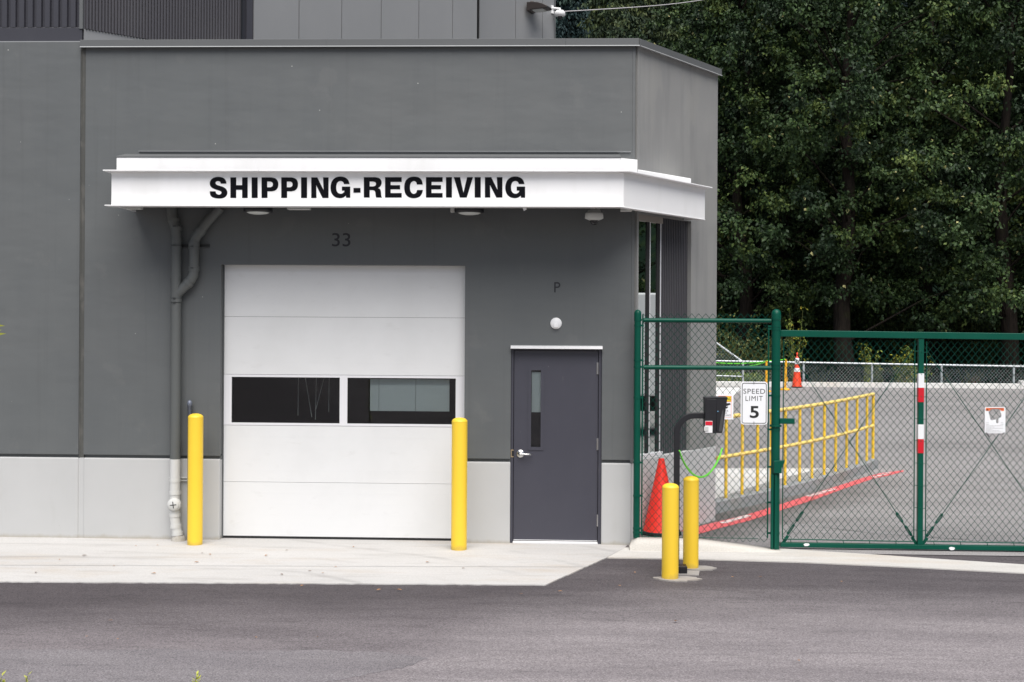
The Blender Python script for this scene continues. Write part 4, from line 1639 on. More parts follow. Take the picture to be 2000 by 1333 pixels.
a, b = PP(330, 936, -0.03), PP(388, 936, -0.03)
mb.box(a.x, b.x, -0.035, -0.001, a.z - 0.020, a.z - 0.012)
mb.box(a.x, b.x, -0.035, -0.001, a.z + 0.012, a.z + 0.020)
mb.box(a.x, b.x, -0.008, -0.001, a.z - 0.012, a.z + 0.012)
mb.build('strut_bracket', M['pipe_pale'], dp)
mb = MB()
q = PP(349, 1056)
mb.lathe((q.x, py0, 0.0), [(0.085, 0.0), (0.08, 0.02), (0.066, 0.05), (0.06, 0.06)], 20)
mb.build('footing', M['concrete_raw'], dp)
# conduit stub beside the pipe
a = aY(370.5, 790, -0.06)
mb = MB().lathe((a.x, -0.06, 0), [(0.022, 0.0), (0.022, a.z - 0.02), (0.028, a.z - 0.018), (0.028, a.z + 0.015), (0.022, a.z + 0.034), (0.010, a.z + 0.045), (0.001, a.z + 0.047)], 16)
tag(mb.build('conduit', surf_mat('blue grey conduit', (0.17, 0.19, 0.24), 0.4, 0.3), None, 0, (a.x, -0.06, 0)), 'short blue grey conduit standing behind the left yellow bollard', 'conduit')

# ------------------------------------------------------------------ bollards


def bollard(px, pybase, pytop, wpx, label, collar_px=None):
    b = aZ(px, pybase, 0.005)
    dep = (b - CAM).dot(FWD)
    r = wpx * dep / FPX / 2
    h = (pybase - pytop) * dep / FPX
    b.z = 0
    b.y += r
    o = thing('bollard', label, 'bollard', b, 'yellow safety bollards')
    mb = MB().lathe(b, [(r, 0.0), (r * 1.0, h * 0.5), (r, h - r * 0.50)], 40)
    mb.build('post', M['yellow'], o)
    hh = h - r * 0.50
    mb = MB().lathe(b, [(r * 1.012, hh - 0.003), (r * 1.0, hh + 0.004), (r * 0.92, hh + r * 0.20), (r * 0.72, hh + r * 0.36), (r * 0.4, hh + r * 0.46), (r * 0.001, hh + r * 0.5)], 40)
    mb.build('cap', M['yellow'], o)
    if collar_px:
        mb = MB()
        n = 22
        rr = random.Random(px)
        vs = [Vector((b.x + collar_px * math.cos(2 * math.pi * k / n) * rr.uniform(0.7, 1.2) + 0.06, b.y + 0.125 * math.sin(2 * math.pi * k / n) * rr.uniform(0.75, 1.15) - 0.01, 0)) for k in range(n)]
        strip_top(mb, vs, -0.05, 0.0065)
        mb.build('footing', M['collar'], o)
    return o


bollard(376.5, 1066, 808, 29.5, 'yellow bollard at the left side of the white loading door')
bollard(895, 1076, 816, 31, 'yellow bollard at the right side of the white loading door')
bollard(1310, 1132.5, 945, 33, 'yellow bollard nearest the camera in front of the keypad post', 0.21)
bollard(1350.5, 1111.5, 931, 30.5, 'yellow bollard right behind the nearest one by the keypad post', 0.21)

# ------------------------------------------------------------------ gate intercom on its gooseneck post
b0 = aZ(1325, 1121, 0.0)
bd = (b0 - CAM).dot(FWD)
sc_ = bd / FPX
o = thing('intercom_post', 'black gooseneck post carrying a hooded intercom with a red and white call panel', 'intercom', (b0.x, b0.y, 0))
mb = MB().box(aD(1318, 1121, bd).x, aD(1342, 1121, bd).x, b0.y - 0.02, b0.y + 0.11, 0.006, 0.075)
mb.build('base', M['blackpaint'], o, bevel=0.006)
yb = b0.y + 0.05
xp = aY(1321.5, 950, yb).x
zh = aY(1365, 812, yb).z
r_ = 0.034
bend = [Vector((xp, yb, 0.05)), Vector((xp, yb, zh - 0.17))]
for k in range(1, 9):
    a = math.pi / 2 * k / 8
    bend.append(Vector((xp + 0.17 - 0.17 * math.cos(a), yb, zh - 0.17 + 0.17 * math.sin(a))))
bend.append(Vector((aY(1386, 812, yb).x, yb, zh)))
mb = MB()
vs, fs = [], []
hw = 0.028
for i, p in enumerate(bend):      # square section tube
    t_ = (bend[min(i + 1, len(bend) - 1)] - bend[max(i - 1, 0)]).normalized()
    n_ = Vector((t_.z, 0, -t_.x))
    for sx, sy in ((-1, -1), (1, -1), (1, 1), (-1, 1)):
        vs.append(p + n_ * hw * sx + Vector((0, hw * sy, 0)))
for i in range(len(bend) - 1):
    for k in range(4):
        k2 = (k + 1) % 4
        fs.append((i * 4 + k, i * 4 + k2, (i + 1) * 4 + k2, (i + 1) * 4 + k))
mb.add(vs, fs)
mb.build('post', M['blackpaint'], o, bevel=0.005)
# hooded housing: side profile in x-z, open towards +x
P_ = lambda px, py: aY(px, py, yb - 0.07)
ya, yc = yb - 0.085, yb + 0.085
mb = MB()
q = [P_(1377, 846.5), P_(1398, 846.5), P_(1399.5, 780), P_(1377, 779)]
mb.prism([(p.x, ya, p.z) for p in q], (0, yc - ya, 0))
hood = [P_(1399, 846), P_(1410.5, 845.5), P_(1416, 808), P_(1420.5, 777.5), P_(1399, 778)]
for y_ in (ya, yc - 0.006):
    mb.prism([(p.x, y_, p.z) for p in hood], (0, 0.006, 0))
tp = [P_(1376, 779.5), P_(1420.8, 778.5), P_(1420.8, 776), P_(1376, 777)]
mb.prism([(p.x, ya - 0.002, p.z) for p in tp], (0, yc - ya + 0.004, 0))
mb.box(P_(1399, 800).x, P_(1410, 800).x, ya, yc, P_(1400, 846).z, P_(1400, 844).z)
mb.build('housing', M['blackpaint'], o, bevel=0.004)
mb = MB()
gp = [P_(1403.5, 843), P_(1409, 843), P_(1412, 822), P_(1412.5, 800), P_(1410.5, 803), P_(1407, 818)]
mb.prism([(p.x, ya - 0.004, p.z) for p in gp], (0, 0.003, 0))
mb.build('side_inlay', M['greyplastic'], o)
cp0, cp1 = P_(1376.5, 845.5), P_(1391, 822.5)
mb = MB().box(cp0.x, cp1.x, ya - 0.016, ya, cp0.z, cp1.z)
mb.build('call_panel', M['plate'], o, bevel=0.003)
mb = MB().box(cp0.x + 0.002, cp1.x - 0.002, ya - 0.019, ya - 0.016, P_(1380, 830.5).z, cp1.z - 0.002)
mb.build('red_label', M['red_button'], o)
mb = MB().box(P_(1379, 0).x, P_(1388, 0).x, ya - 0.023, ya - 0.016, P_(1384, 842).z, P_(1384, 833).z)
mb.build('button', M['camgrey'], o, bevel=0.003)
mb = MB().lathe((P_(1406.5, 0).x, ya - 0.001, P_(1406, 804).z), [(0.006, 0), (0.006, 0.004), (0.0005, 0.005)], 10, '-y')
mb.build('indicator', surf_mat('blue lens', (0.15, 0.35, 0.55), 0.2), o)
mb = MB()       # concrete patch under the post
strip_top(mb, [Vector((b0.x - 0.17, b0.y - 0.05, 0)), Vector((b0.x + 0.19, b0.y - 0.06, 0)), Vector((b0.x + 0.22, b0.y + 0.15, 0)), Vector((b0.x - 0.15, b0.y + 0.16, 0))], -0.05, 0.0045)
mb.build('footing', M['collar'], o)

# ------------------------------------------------------------------ green chain-link fence


def chainlink(mb, P0, u, wdt, hgt, r=0.0023, dw=0.0735, dh=0.089, amp=0.004):
    """woven diamond mesh: zigzag wires, P0 lower left, u along, z up"""
    P0, u = Vector(P0), Vector(u).normalized()
    nrm = Vector((u.y, -u.x, 0))
    s = dw / 2
    rows = int(round(hgt / (dh / 2)))
    rh = hgt / rows
    nw = int(wdt / s)
    s = wdt / nw
    vs, fs = [], []
    for k in range(nw):
        base = len(vs)
        for j in range(rows + 1):
            sg = 1 if (j + k) % 2 == 0 else -1
            xo = (k + 0.5) * s + sg * s * 0.5
            p = P0 + u * xo + Vector((0, 0, j * rh)) + nrm * (amp * (1 if (k % 2) else -1) * 0.5)
            vs += [p + nrm * r, p + u * r * 1.3, p - nrm * r, p - u * r * 1.3]
        for j in range(rows):
            for c in range(4):
                c2 = (c + 1) % 4
                a = base + j * 4
                fs.append((a + c, a + c2, a + 4 + c2, a + 4 + c))
    mb.add(vs, fs)
    return mb


FY = -0.16
pL = aY(1244.5, 1047, FY)
pR = aY(1514.5, 1071, FY)
fo = thing('chain_link_fence', 'green chain link fence panel between the building corner and gate post', 'fence', (pL.x, FY, 0))


def fence_post(px_t, py_t, px_b, py_b, wpx, parent, zb):
    t_, b_ = aY(px_t, py_t, FY), aY(px_b, py_b, FY)
    r = wpx / 178 * 0.986 / 2
    xx = (t_.x + b_.x) / 2
    mb = MB().lathe((xx, FY, 0), [(r, zb), (r, t_.z - r * 1.3)], 28)
    mb.build('post', M['green'], parent)
    zz_ = t_.z - r * 1.3
    mb = MB().lathe((xx, FY, 0), [(r * 1.10, zz_ - 0.055), (r * 1.10, zz_ + 0.0), (r * 1.05, zz_ + r * 0.45), (r * 0.8, zz_ + r * 0.95), (r * 0.4, zz_ + r * 1.22), (r * 0.001, zz_ + r * 1.3)], 28)
    mb.build('post_cap', M['green'], parent)
    return xx, r


zkb = aY(1244.5, 1047, FY).z
xl, rl = fence_post(1244.8, 605, 1244, 1047, 12.8, fo, zkb - 0.02)
xr, rr_ = fence_post(1516, 604, 1513.5, 1071, 17.0, fo, 0.0)
for py, nm in ((626.5, 'rail'), (718.5, 'rail')):
    a, b = aY(1257, py - 0.6, FY), aY(1506, py + 0.8, FY)
    MB().tube([a, b], 0.024, 16).build(nm, M['green'], fo)
xb0, xb1 = aY(1254.5, 800, FY).x, aY(1500.5, 800, FY).x
for xx, t_, b_ in ((xb0, 615, 1048), (xb1, 640, 1050)):
    MB().tube([(xx, FY, Z(1400, t_, FY)), (xx, FY, Z(1400, b_, FY))], 0.008, 8).build('tension_bar', M['green'], fo)
zm0, zm1 = Z(1380, 1058, FY), Z(1380, 613, FY)
mb = chainlink(MB(), (xb0, FY, zm0), (1, 0, 0), xb1 - xb0, zm1 - zm0)
mb.build('chain_mesh', M['greenwire'], fo)
mb = MB().tube([(xb0, FY - 0.008, Z(1300, 1049, FY)), (xb1 - 0.1, FY - 0.008, Z(1480, 1052, FY))], 0.0035, 6)
mb.build('tension_wire', M['green'], fo)
for xx, r, side, ys in ((xl, rl, xb0, (626, 637, 705, 718, 778, 905, 970, 1034, 1042)), (xr, rr_, xb1, (637, 642, 711, 718, 772, 838, 911, 980, 1040))):
    for py in ys:
        z_ = Z(xx and 1380, py, FY)
        mb = MB().tube([(xx, FY, z_ - 0.011), (xx, FY, z_ + 0.011)], r + 0.004, 24)
        mb.obox(((xx + side) / 2 + (0.01 if side > xx else -0.01), FY - 0.004, z_), ((abs(side - xx) / 2), 0, 0), (0, 0.004, 0), (0, 0, 0.010))
        mb.build('tie_band', M['green'], fo)
mb = MB()      # latch and stop hardware on the gate post
a, b = aY(1524, 817.5, FY), aY(1551, 828, FY)
mb.box(a.x - 0.01, b.x, FY - 0.04, FY + 0.03, b.z, a.z)
mb.tube([(xr, FY, Z(1514, 832, FY) - 0.01), (xr, FY, Z(1514, 832, FY) + 0.01)], rr_ + 0.018, 24)
mb.build('latch', M['green'], fo, bevel=0.003)
mb = MB()
q = [aY(1509, 899, FY), aY(1531, 898, FY), aY(1524.5, 912, FY), aY(1524.5, 923, FY), aY(1509, 923, FY)]
mb.prism([(p.x, FY - rr_ - 0.045, p.z) for p in q][::-1], (0, 0.045, 0))
mb.build('lock_box', M['green'], fo, bevel=0.004)
mb = MB()
a = aY(1506.5, 930, FY)
zc_ = Z(1510, 926, FY)
mb.box(a.x - 0.012, a.x + 0.012, FY - 0.075, FY - 0.06, 0.02, zc_)
mb.box(a.x - 0.012, a.x - 0.004, FY - 0.06, FY - 0.03, 0.02, zc_)
mb.box(a.x + 0.026, a.x + 0.050, FY - 0.075, FY - 0.06, 0.02, zc_)
mb.build('stop_channel', M['green'], fo)

# kerb under the panel
mb = MB()
kx0 = aZ(1229, 1072, 0).x
ks = [(kx0, 0.03), (kx0 + 0.03, 0.085), (kx0 + 0.09, 0.118), (kx0 + 0.5, 0.115), (aY(1380, 0, FY).x, 0.105), (aY(1450, 0, FY).x, 0.06), (aY(1505, 0, FY).x, 0.018), (aY(1530, 0, FY).x, 0.006)]
vs, fs = [], []
for x_, h_ in ks:
    yf = -0.33
    vs += [(x_, yf - 0.03, -0.05), (x_, yf - 0.02, h_ * 0.6), (x_, yf + 0.01, h_ * 0.9), (x_, yf + 0.04, h_), (x_, yf + 0.20, h_), (x_, yf + 0.21, -0.05)]
for i in range(len(ks) - 1):
    for k in range(5):
        fs.append((i * 6 + k, (i + 1) * 6 + k, (i + 1) * 6 + k + 1, i * 6 + k + 1))
fs.append((5, 4, 3, 2, 1, 0))
mb.add(vs, fs, True)
struct('kerb', mb, M['kerb'])

# ------------------------------------------------------------------ sliding gate
GY = -0.10
gt = thing('sliding_gate', 'long green sliding gate of box beams and chain link with crossed brace cables', 'gate', (aY(1793, 1060, GY).x, GY, 0))


def gl_(px, y_at_1530, y_at_2000):
    return y_at_1530 + (px - 1530) * (y_at_2000 - y_at_1530) / 470.0


GEND = 2640


def gbeam(ya, yb2, thick, nm, x0=1523):
    a, b = aY(x0, gl_(x0, *ya), GY), aY(GEND, gl_(GEND, *ya), GY)
    c, d = aY(x0, gl_(x0, *yb2), GY), aY(GEND, gl_(GEND, *yb2), GY)
    mb = MB()
    mb.prism([(a.x, GY - thick / 2, a.z), (b.x, GY - thick / 2, b.z), (b.x, GY - thick / 2, d.z), (a.x, GY - thick / 2, c.z)][::-1], (0, thick, 0))
    return mb.build(nm, M['green'], gt, bevel=0.005)


gbeam((645, 651.5), (658, 664.5), 0.07, 'top_beam')
gbeam((1059.8, 1066.8), (1068.2, 1076), 0.06, 'bottom_beam')
ups = []
for px in (1798, 2081, 2364, GEND - 6):
    a = aY(px, gl_(px, 658, 664.5), GY)
    b = aY(px - 1.5, gl_(px, 1059.8, 1066.8), GY)
    ups.append((a.x + b.x) / 2)
    xx = (a.x + b.x) / 2
    MB().box(xx - 0.028, xx + 0.028, GY - 0.028, GY + 0.028, b.z, a.z).build('upright', M['green'], gt, bevel=0.004)
    if px < 2100:
        for k, (t_, b_) in enumerate(((729.5, 757.5), (757.5, 785.5), (829, 857.5), (857.5, 885))):
            t2, b2 = aY(px, t_, GY), aY(px, b_, GY)
            mb = MB().box(xx - 0.030, xx + 0.030, GY - 0.0305, GY + 0.030, b2.z, t2.z)
            mb.build('reflective_tape', M['tapewhite'] if k % 2 == 0 else M['tapered'], gt)
edges = [aY(1526, 800, GY).x] + ups
for i in range(len(edges) - 1):
    xa, xb_ = edges[i] + (0.02 if i == 0 else 0.062), edges[i + 1] - 0.062
    pxm = 1660 + i * 283
    zt_ = aY(pxm, gl_(pxm, 662, 668.5), GY).z
    zb_ = aY(pxm, gl_(pxm, 1053.5, 1060.5), GY).z
    mb = chainlink(MB(), (xa, GY, zb_), (1, 0, 0), xb_ - xa, zt_ - zb_)
    mb.build('chain_mesh', M['greenwire'], gt)
    mb = MB()
    for xx in (xa, xb_):
        mb.tube([(xx, GY, zb_), (xx, GY, zt_)], 0.006, 6)
    mb.tube([(xa, GY - 0.012, zb_ + 0.005), (xb_, GY - 0.012, zb_ - 0.005)], 0.006, 6)
    nt_ = 5
    for k in range(nt_):
        xx = xa + (xb_ - xa) * (k + 0.3) / nt_
        mb.tube([(xx, GY - 0.012, zb_), (xx + 0.012, GY - 0.012, zb_ - 0.06)], 0.004, 6)
    for k in range(9):
        z_ = zb_ + (zt_ - zb_) * (k + 0.5) / 9
        mb.tube([(xb_, GY - 0.01, z_), (edges[i + 1], GY - 0.03, z_)], 0.004, 6)
        if i:
            mb.tube([(xa, GY - 0.01, z_), (edges[i], GY - 0.03, z_)], 0.004, 6)
    mb.build('lacing', M['green'], gt)
    for k, sgn in enumerate((1, -1)):
        xs0 = edges[i] + 0.03 if sgn > 0 else edges[i + 1] - 0.03
        xs1 = edges[i + 1] - 0.03 if sgn > 0 else edges[i] + 0.03
        zlo, zhi = zb_ - 0.02, zt_ - 0.03
        A = Vector((xs0, GY + 0.02 + 0.014 * k, zlo))
        Bv = Vector((xs1, GY + 0.02 + 0.014 * k, zhi))
        d_ = (Bv - A).normalized()
        br = MB().tube([A, Bv], 0.0042, 8)
        # corner gusset
        br.obox(A + Vector((0.02 * sgn, -0.02, 0.015)), d_ * 0.055, Vector((0, 0.004, 0)), Vector((-d_.z, 0, d_.x)) * 0.016)
        bo = br.build('brace_cable', M['green'], gt)
        tb = MB()
        for u0, u1 in ((0.10, 0.20), (0.27, 0.37)):
            p0_, p1_ = A + d_ * u0, A + d_ * u1
            nn_ = Vector((-d_.z, 0, d_.x)) * 0.011
            tb.tube([p0_ + nn_, p1_ + nn_], 0.005, 8)
            tb.tube([p0_ - nn_, p1_ - nn_], 0.005, 8)
            for e_ in (p0_, p1_):
                tb.tube([e_ - d_ * 0.012, e_ + d_ * 0.012], 0.014, 10)
        tb.build('turnbuckle', M['green'], bo)
rs = random.Random(5)
for px, py in ((1575, 1064.5), (1859, 1072)):        # blobs of scraped filler on the bottom beam
    c_ = aY(px, py, GY - 0.031)
    n = 14
    pts = [(c_.x + 0.034 * math.cos(2 * math.pi * k / n) * rs.uniform(0.75, 1.1), c_.y, c_.z + 0.018 * math.sin(2 * math.pi * k / n) * rs.uniform(0.7, 1.1)) for k in range(n)]
    MB().prism(pts, (0, -0.004, 0)).build('scrape_mark', M['plate'], gt)

# ------------------------------------------------------------------ signs
SY = FY - 0.022


def S_(px, py, y=SY):
    return aY(px, py, y)


def rounded(x0, x1, z0, z1, r, n=6):
    pts = []
    for cx, cz_, a0 in ((x1 - r, z1 - r, 0), (x0 + r, z1 - r, 90), (x0 + r, z0 + r, 180), (x1 - r, z0 + r, 270)):
        for k in range(n + 1):
            a = math.radians(a0 + 90 * k / n)
            pts.append((cx + r * math.cos(a), cz_ + r * math.sin(a)))
    return pts


a, b = S_(1446.5, 829.5), S_(1499.5, 746.5)
sx0, sx1, sz0, sz1 = a.x, b.x, a.z, b.z
sg_ = thing('speed_limit_sign', 'white speed limit 5 sign with black border on the green fence', 'sign', ((sx0 + sx1) / 2, SY, sz0))
MB().prism([(x, SY, z) for x, z in rounded(sx0, sx1, sz0, sz1, 0.03)], (0, 0.004, 0)).build('plate', M['signwhite'], sg_)
mb = MB()
o_, i_ = rounded(sx0 + 0.012, sx1 - 0.012, sz0 + 0.012, sz1 - 0.012, 0.022), rounded(sx0 + 0.0185, sx1 - 0.0185, sz0 + 0.0185, sz1 - 0.0185, 0.017)
n = len(o_)
mb.add([(x, SY - 0.0015, z) for x, z in o_ + i_], [(k, (k + 1) % n, n + (k + 1) % n, n + k) for k in range(n)])
mb.build('border', M['signblack'], sg_)
mb = MB()


def stext(mb, s, px0, px1, py0_, py1_, off, y=None, sp=1.0):
    y = (SY if y is None else y) - 0.0015
    p, q = aY(px0, py1_, y), aY(px1, py0_, y)
    c_ = (aY((px0 + px1) / 2, (py0_ + py1_) / 2, y)).z
    h = abs(q.z - p.z) / 2
    text_mb(mb, s, p.x, q.x, c_ - h, c_ + h, y, offset=off, spacing=sp)


stext(mb, 'SPEED', 1452, 1494.3, 760, 769.3, -0.004, sp=1.12)
stext(mb, 'LIMIT', 1456.2, 1489.8, 774, 783.2, -0.004, sp=1.15)
stext(mb, '5', 1464.5, 1482.2, 793.5, 817, 0.022)
mb.build('lettering', M['signblack'], sg_)
mb = MB()
for py in (748.5, 826.5):
    p = S_(1472.5, py, SY - 0.002)
    mb.lathe((p.x, SY, p.z), [(0.006, 0), (0.006, 0.003), (0.0005, 0.004)], 10, '-y')
    mb.box(p.x - 0.0015, p.x + 0.0015, SY - 0.004, SY - 0.002, p.z - 0.018, p.z + 0.018)
mb.build('wire_tie', M['strap'], sg_)

a, b = S_(1399.5, 819.5), S_(1432.5, 770.5)
wx0, wx1, wz0_, wz1_ = a.x, b.x, a.z, b.z
wg = thing('warning_sign', 'small white warning sign with yellow header half hidden behind the intercom', 'sign', ((wx0 + wx1) / 2, SY, wz0_))
MB().box(wx0, wx1, SY, SY + 0.003, wz0_, wz1_).build('plate', M['signwhite'], wg)
mb = MB()
p, q = S_(1403, 785.2), S_(1428.7, 774)
mb.box(p.x, q.x, SY - 0.001, SY, p.z, q.z)
mb.build('header_border', M['signorange'], wg)
mb = MB().box(p.x + 0.006, q.x - 0.006, SY - 0.002, SY - 0.001, p.z + 0.006, q.z - 0.006)
mb.build('header', M['signyellow'], wg)
mb = MB()
p2_ = S_(1428.7, 816)
for bx in ((q.x - 0.005, q.x, p2_.z, p.z), (p.x, p.x + 0.005, p2_.z, p.z), (p.x, q.x, p2_.z, p2_.z + 0.005)):
    mb.box(bx[0], bx[1], SY - 0.001, SY, bx[2], bx[3] - 0.001)
mb.build('border', M['signpink'], wg)
mb = MB()
stext(mb, 'WARNING', 1404.2, 1427.2, 776.6, 782.4, 0.012, SY - 0.001)
stext(mb, '24 HOUR', 1405.5, 1422.5, 801.5, 804.3, 0.0, SY)
stext(mb, 'VIDEO', 1408.5, 1420, 806, 808.6, 0.0, SY)
stext(mb, 'SURVEILLANCE', 1404.5, 1427.0, 810, 813, 0.0, SY)
q_ = [S_(1409, 789), S_(1426, 787.6), S_(1427, 790.8), S_(1419, 793.6), S_(1410, 794.6)]
mb.prism([(v.x, SY - 0.001, v.z) for v in q_][::-1], (0, 0.001, 0))
q_ = [S_(1414, 794.9), S_(1422.5, 794.4), S_(1421, 796.8), S_(1419.5, 799), S_(1417, 796.5)]
mb.prism([(v.x, SY - 0.001, v.z) for v in q_][::-1], (0, 0.001, 0))
mb.build('lettering', M['signblack'], wg)

NY = GY - 0.022
a, b = aY(1924, 846.5, NY), aY(1964, 795.5, NY)
ng = thing('notice_sign', 'torn white notice with orange header wired to the sliding gate', 'sign', ((a.x + b.x) / 2, NY, a.z))


def N2(u, v):          # crop pixels (13.33 per px) of the notice
    p = aY(1900 + u / 13.33, 770 + v / 13.33, NY)
    return (p.x, p.z)


outer = [N2(315, 338), N2(852, 338), N2(846, 1024), N2(312, 1020)]
hole = [N2(*p) for p in ((412, 480), (425, 445), (480, 402), (560, 395), (660, 392), (720, 420), (715, 470), (745, 520), (738, 610), (690, 615), (668, 640), (672, 745), (640, 762), (605, 750), (612, 665), (560, 668), (500, 685), (465, 672), (445, 610))]
cu_loops = [[outer, hole]]
mb = MB()
poly_letters(mb, cu_loops, lambda x, z: Vector((x, NY, z)))
mb.build('plate', M['signwhite'], ng)
mb = MB()
hd = [N2(*p) for p in ((338, 362), (812, 362), (812, 438), (745, 440), (722, 416), (660, 388), (560, 391), (478, 398), (422, 440), (338, 438))]
poly_letters(mb, [[hd]], lambda x, z: Vector((x, NY - 0.0015, z)))
mb.build('header', M['signorange'], ng)
mb = MB()
tri = [N2(*p) for p in ((345, 430), (375, 380), (408, 430))]
mb.add([(x, NY - 0.003, z) for x, z in tri], [(0, 2, 1)])
t0_, t1_ = N2(430, 398), N2(790, 372)
text_mb(mb, 'WARNING', t0_[0], t1_[0], t0_[1], t1_[1], NY - 0.003, offset=0.01)
mb.build('lettering', M['signblack'], ng)
mb = MB()       # rows of small print, illegible at this size
for v, u0, u1 in ((748, 345, 420), (790, 345, 425), (748, 730, 795), (790, 720, 805), (828, 345, 780), (860, 345, 570), (892, 345, 790), (924, 345, 510), (955, 345, 690), (988, 345, 790)):
    u = u0
    while u < u1:
        wv = rs.uniform(18, 52)
        e0, e1 = N2(u, v + 5), N2(min(u + wv, u1), v - 6)
        mb.quad((e0[0], NY - 0.0015, e0[1]), (e1[0], NY - 0.0015, e0[1]), (e1[0], NY - 0.0015, e1[1]), (e0[0], NY - 0.0015, e1[1]))
        u += wv + 9
mb.build('small_print', M['signgrey'], ng)
mb = MB()
for u, v, du, dv in ((345, 1000, 85, 110), (815, 1000, -55, 60), (840, 345, 20, -25)):
    p, q = N2(u, v), N2(u + du, v + dv)
    mb.tube([(p[0], NY - 0.006, p[1]), (q[0], NY - 0.002, q[1])], 0.005, 6)
mb.build('cable_tie', M['signblack'], ng)

# ------------------------------------------------------------------ cones, chains, posts


def cone(name, label, base, h, rb, rt, m, stripes=(), handle=False, group=None, tri=False):
    base = Vector(base)
    o = thing(name, label, 'traffic cone', base, group)
    mb = MB()
    n = 8
    R_ = rb * 1.42
    pts = []
    for k in range(n):
        a = math.radians(22.5 + 45 * k)
        pts.append((base.x + R_ * 0.86 * math.cos(a), base.y + R_ * 0.86 * math.sin(a), base.z + 0.003))
    mb.prism(pts, (0, 0, 0.035))
    mb.build('base', M['rubber'], o, bevel=0.006)
    mb = MB().lathe(base, [(rb * 1.05, 0.036), (rb, 0.06), (rt, h)], 32)
    mb.build('cone_body', m, o)
    for z0, z1, mm in stripes:
        f = lambda z: rb + (rt - rb) * (z - 0.06) / (h - 0.06)
        MB().tube([base + Vector((0, 0, z0)), base + Vector((0, 0, z1))], [f(z0) + 0.004, f(z1) + 0.004], 32, caps=False).build('collar', mm, o)
    return o


# tall red cone just behind the fence
cb_ = aD(1291, 1043, 14.06)
mb = MB()
mb.prism([(KX + 0.03, -0.135, -0.02), (KX + 0.03, -0.135, cb_.z - 0.002), (KX + 0.03, 0.34, cb_.z - 0.002), (KX + 0.03, 0.5, -0.02)][::-1], (0.66, 0, 0))
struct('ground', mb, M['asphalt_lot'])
cdep = (cb_ - CAM).dot(FWD)
ch = (1043 - 896) * cdep / FPX
cone('traffic_cone', 'large plain red traffic cone behind the fence beside the building corner', cb_, ch, 0.190, 0.030, M['cone'])
# grabber cone far off
gb = aL(1556.5, 757.5)
gs = (gb - CAM).dot(FWD) / FPX
o = cone('traffic_cone', 'far orange cone with white collars marked IN on the back lot', gb, 47 * gs, 9.2 * gs, 4.0 * gs, M['cone2'], ((31 * gs, 38.5 * gs, M['tapewhite']),))
mb = MB().lathe(gb, [(4.6 * gs, 46 * gs), (4.2 * gs, 57 * gs), (3.6 * gs, 58 * gs)], 24)
mb.build('collar', M['tapewhite'], o)
mb = MB().lathe(gb, [(3.9 * gs, 57.5 * gs), (3.0 * gs, 60 * gs), (1.6 * gs, 61 * gs), (1.5 * gs, 65 * gs), (2.0 * gs, 66 * gs), (1.6 * gs, 68 * gs), (0.0002, 68.6 * gs)], 20)
mb.build('handle', M['cone2'], o)
mb = MB()
text_mb(mb, 'IN', gb.x - 2.7 * gs, gb.x + 3.0 * gs, gb.z + 48.5 * gs, gb.z + 55.5 * gs, gb.y - 4.75 * gs, offset=0.02)
mb.build('lettering', M['signblack'], o)
dl = []
for px_t, px_b, pyb, pyt, lab in ((1535, 1533.5, 762.5, 702, 'yellow delineator post just left of the far orange cone'), (1497, 1496.5, 766, 705, 'yellow delineator post half hidden behind the big green post')):
    p = aL(px_b, pyb)
    s_ = (p - CAM).dot(FWD) / FPX
    o = thing('delineator_post', lab, 'delineator', p, 'yellow plastic delineators')
    h = (pyb - pyt) * s_
    mb = MB().tube([p + Vector((0, 0, 0.05)), p + Vector(((px_t - px_b) * s_, 0, h))], 2.4 * s_, 16)
    mb.build('post', M['orange_post'], o)
    mb = MB().lathe(p, [(9.5 * s_, 0.003), (9.5 * s_, 2.2 * s_), (7 * s_, 3.4 * s_), (2.6 * s_, 4.5 * s_)], 24)
    mb.build('base', M['orange_post'], o)
    mb = MB().tube([p + Vector((2.4 * s_, 0, 26 * s_)), p + Vector((4.6 * s_, 0, 25 * s_)), p + Vector((4.6 * s_, 0, 18 * s_)), p + Vector((2.4 * s_, 0, 17 * s_))], 0.5 * s_, 8)
    mb.build('handle', M['orange_post'], o)
    dl.append((p, s_, h))


def chain_run(mb, a, b, sag, n, r, pitch):
    pts = [a + (b - a) * (i / n) - Vector((0, 0, sag * 4 * (i / n) * (1 - i / n))) for i in range(n + 1)]
    mb.tube(pts, r, 6)
    L = sum((pts[i + 1] - pts[i]).length for i in range(n))
    cnt = int(L / pitch)
    acc = 0
    for k in range(cnt):
        t_ = (k + 0.5) / cnt * n
        i = min(n - 1, int(t_))
        p = pts[i] + (pts[i + 1] - pts[i]) * (t_ - i)
        d_ = (pts[i + 1] - pts[i]).normalized()
        mb.tube([p - d_ * pitch * 0.35, p + d_ * pitch * 0.35], r * (1.7 if k % 2 else 1.25), 6)


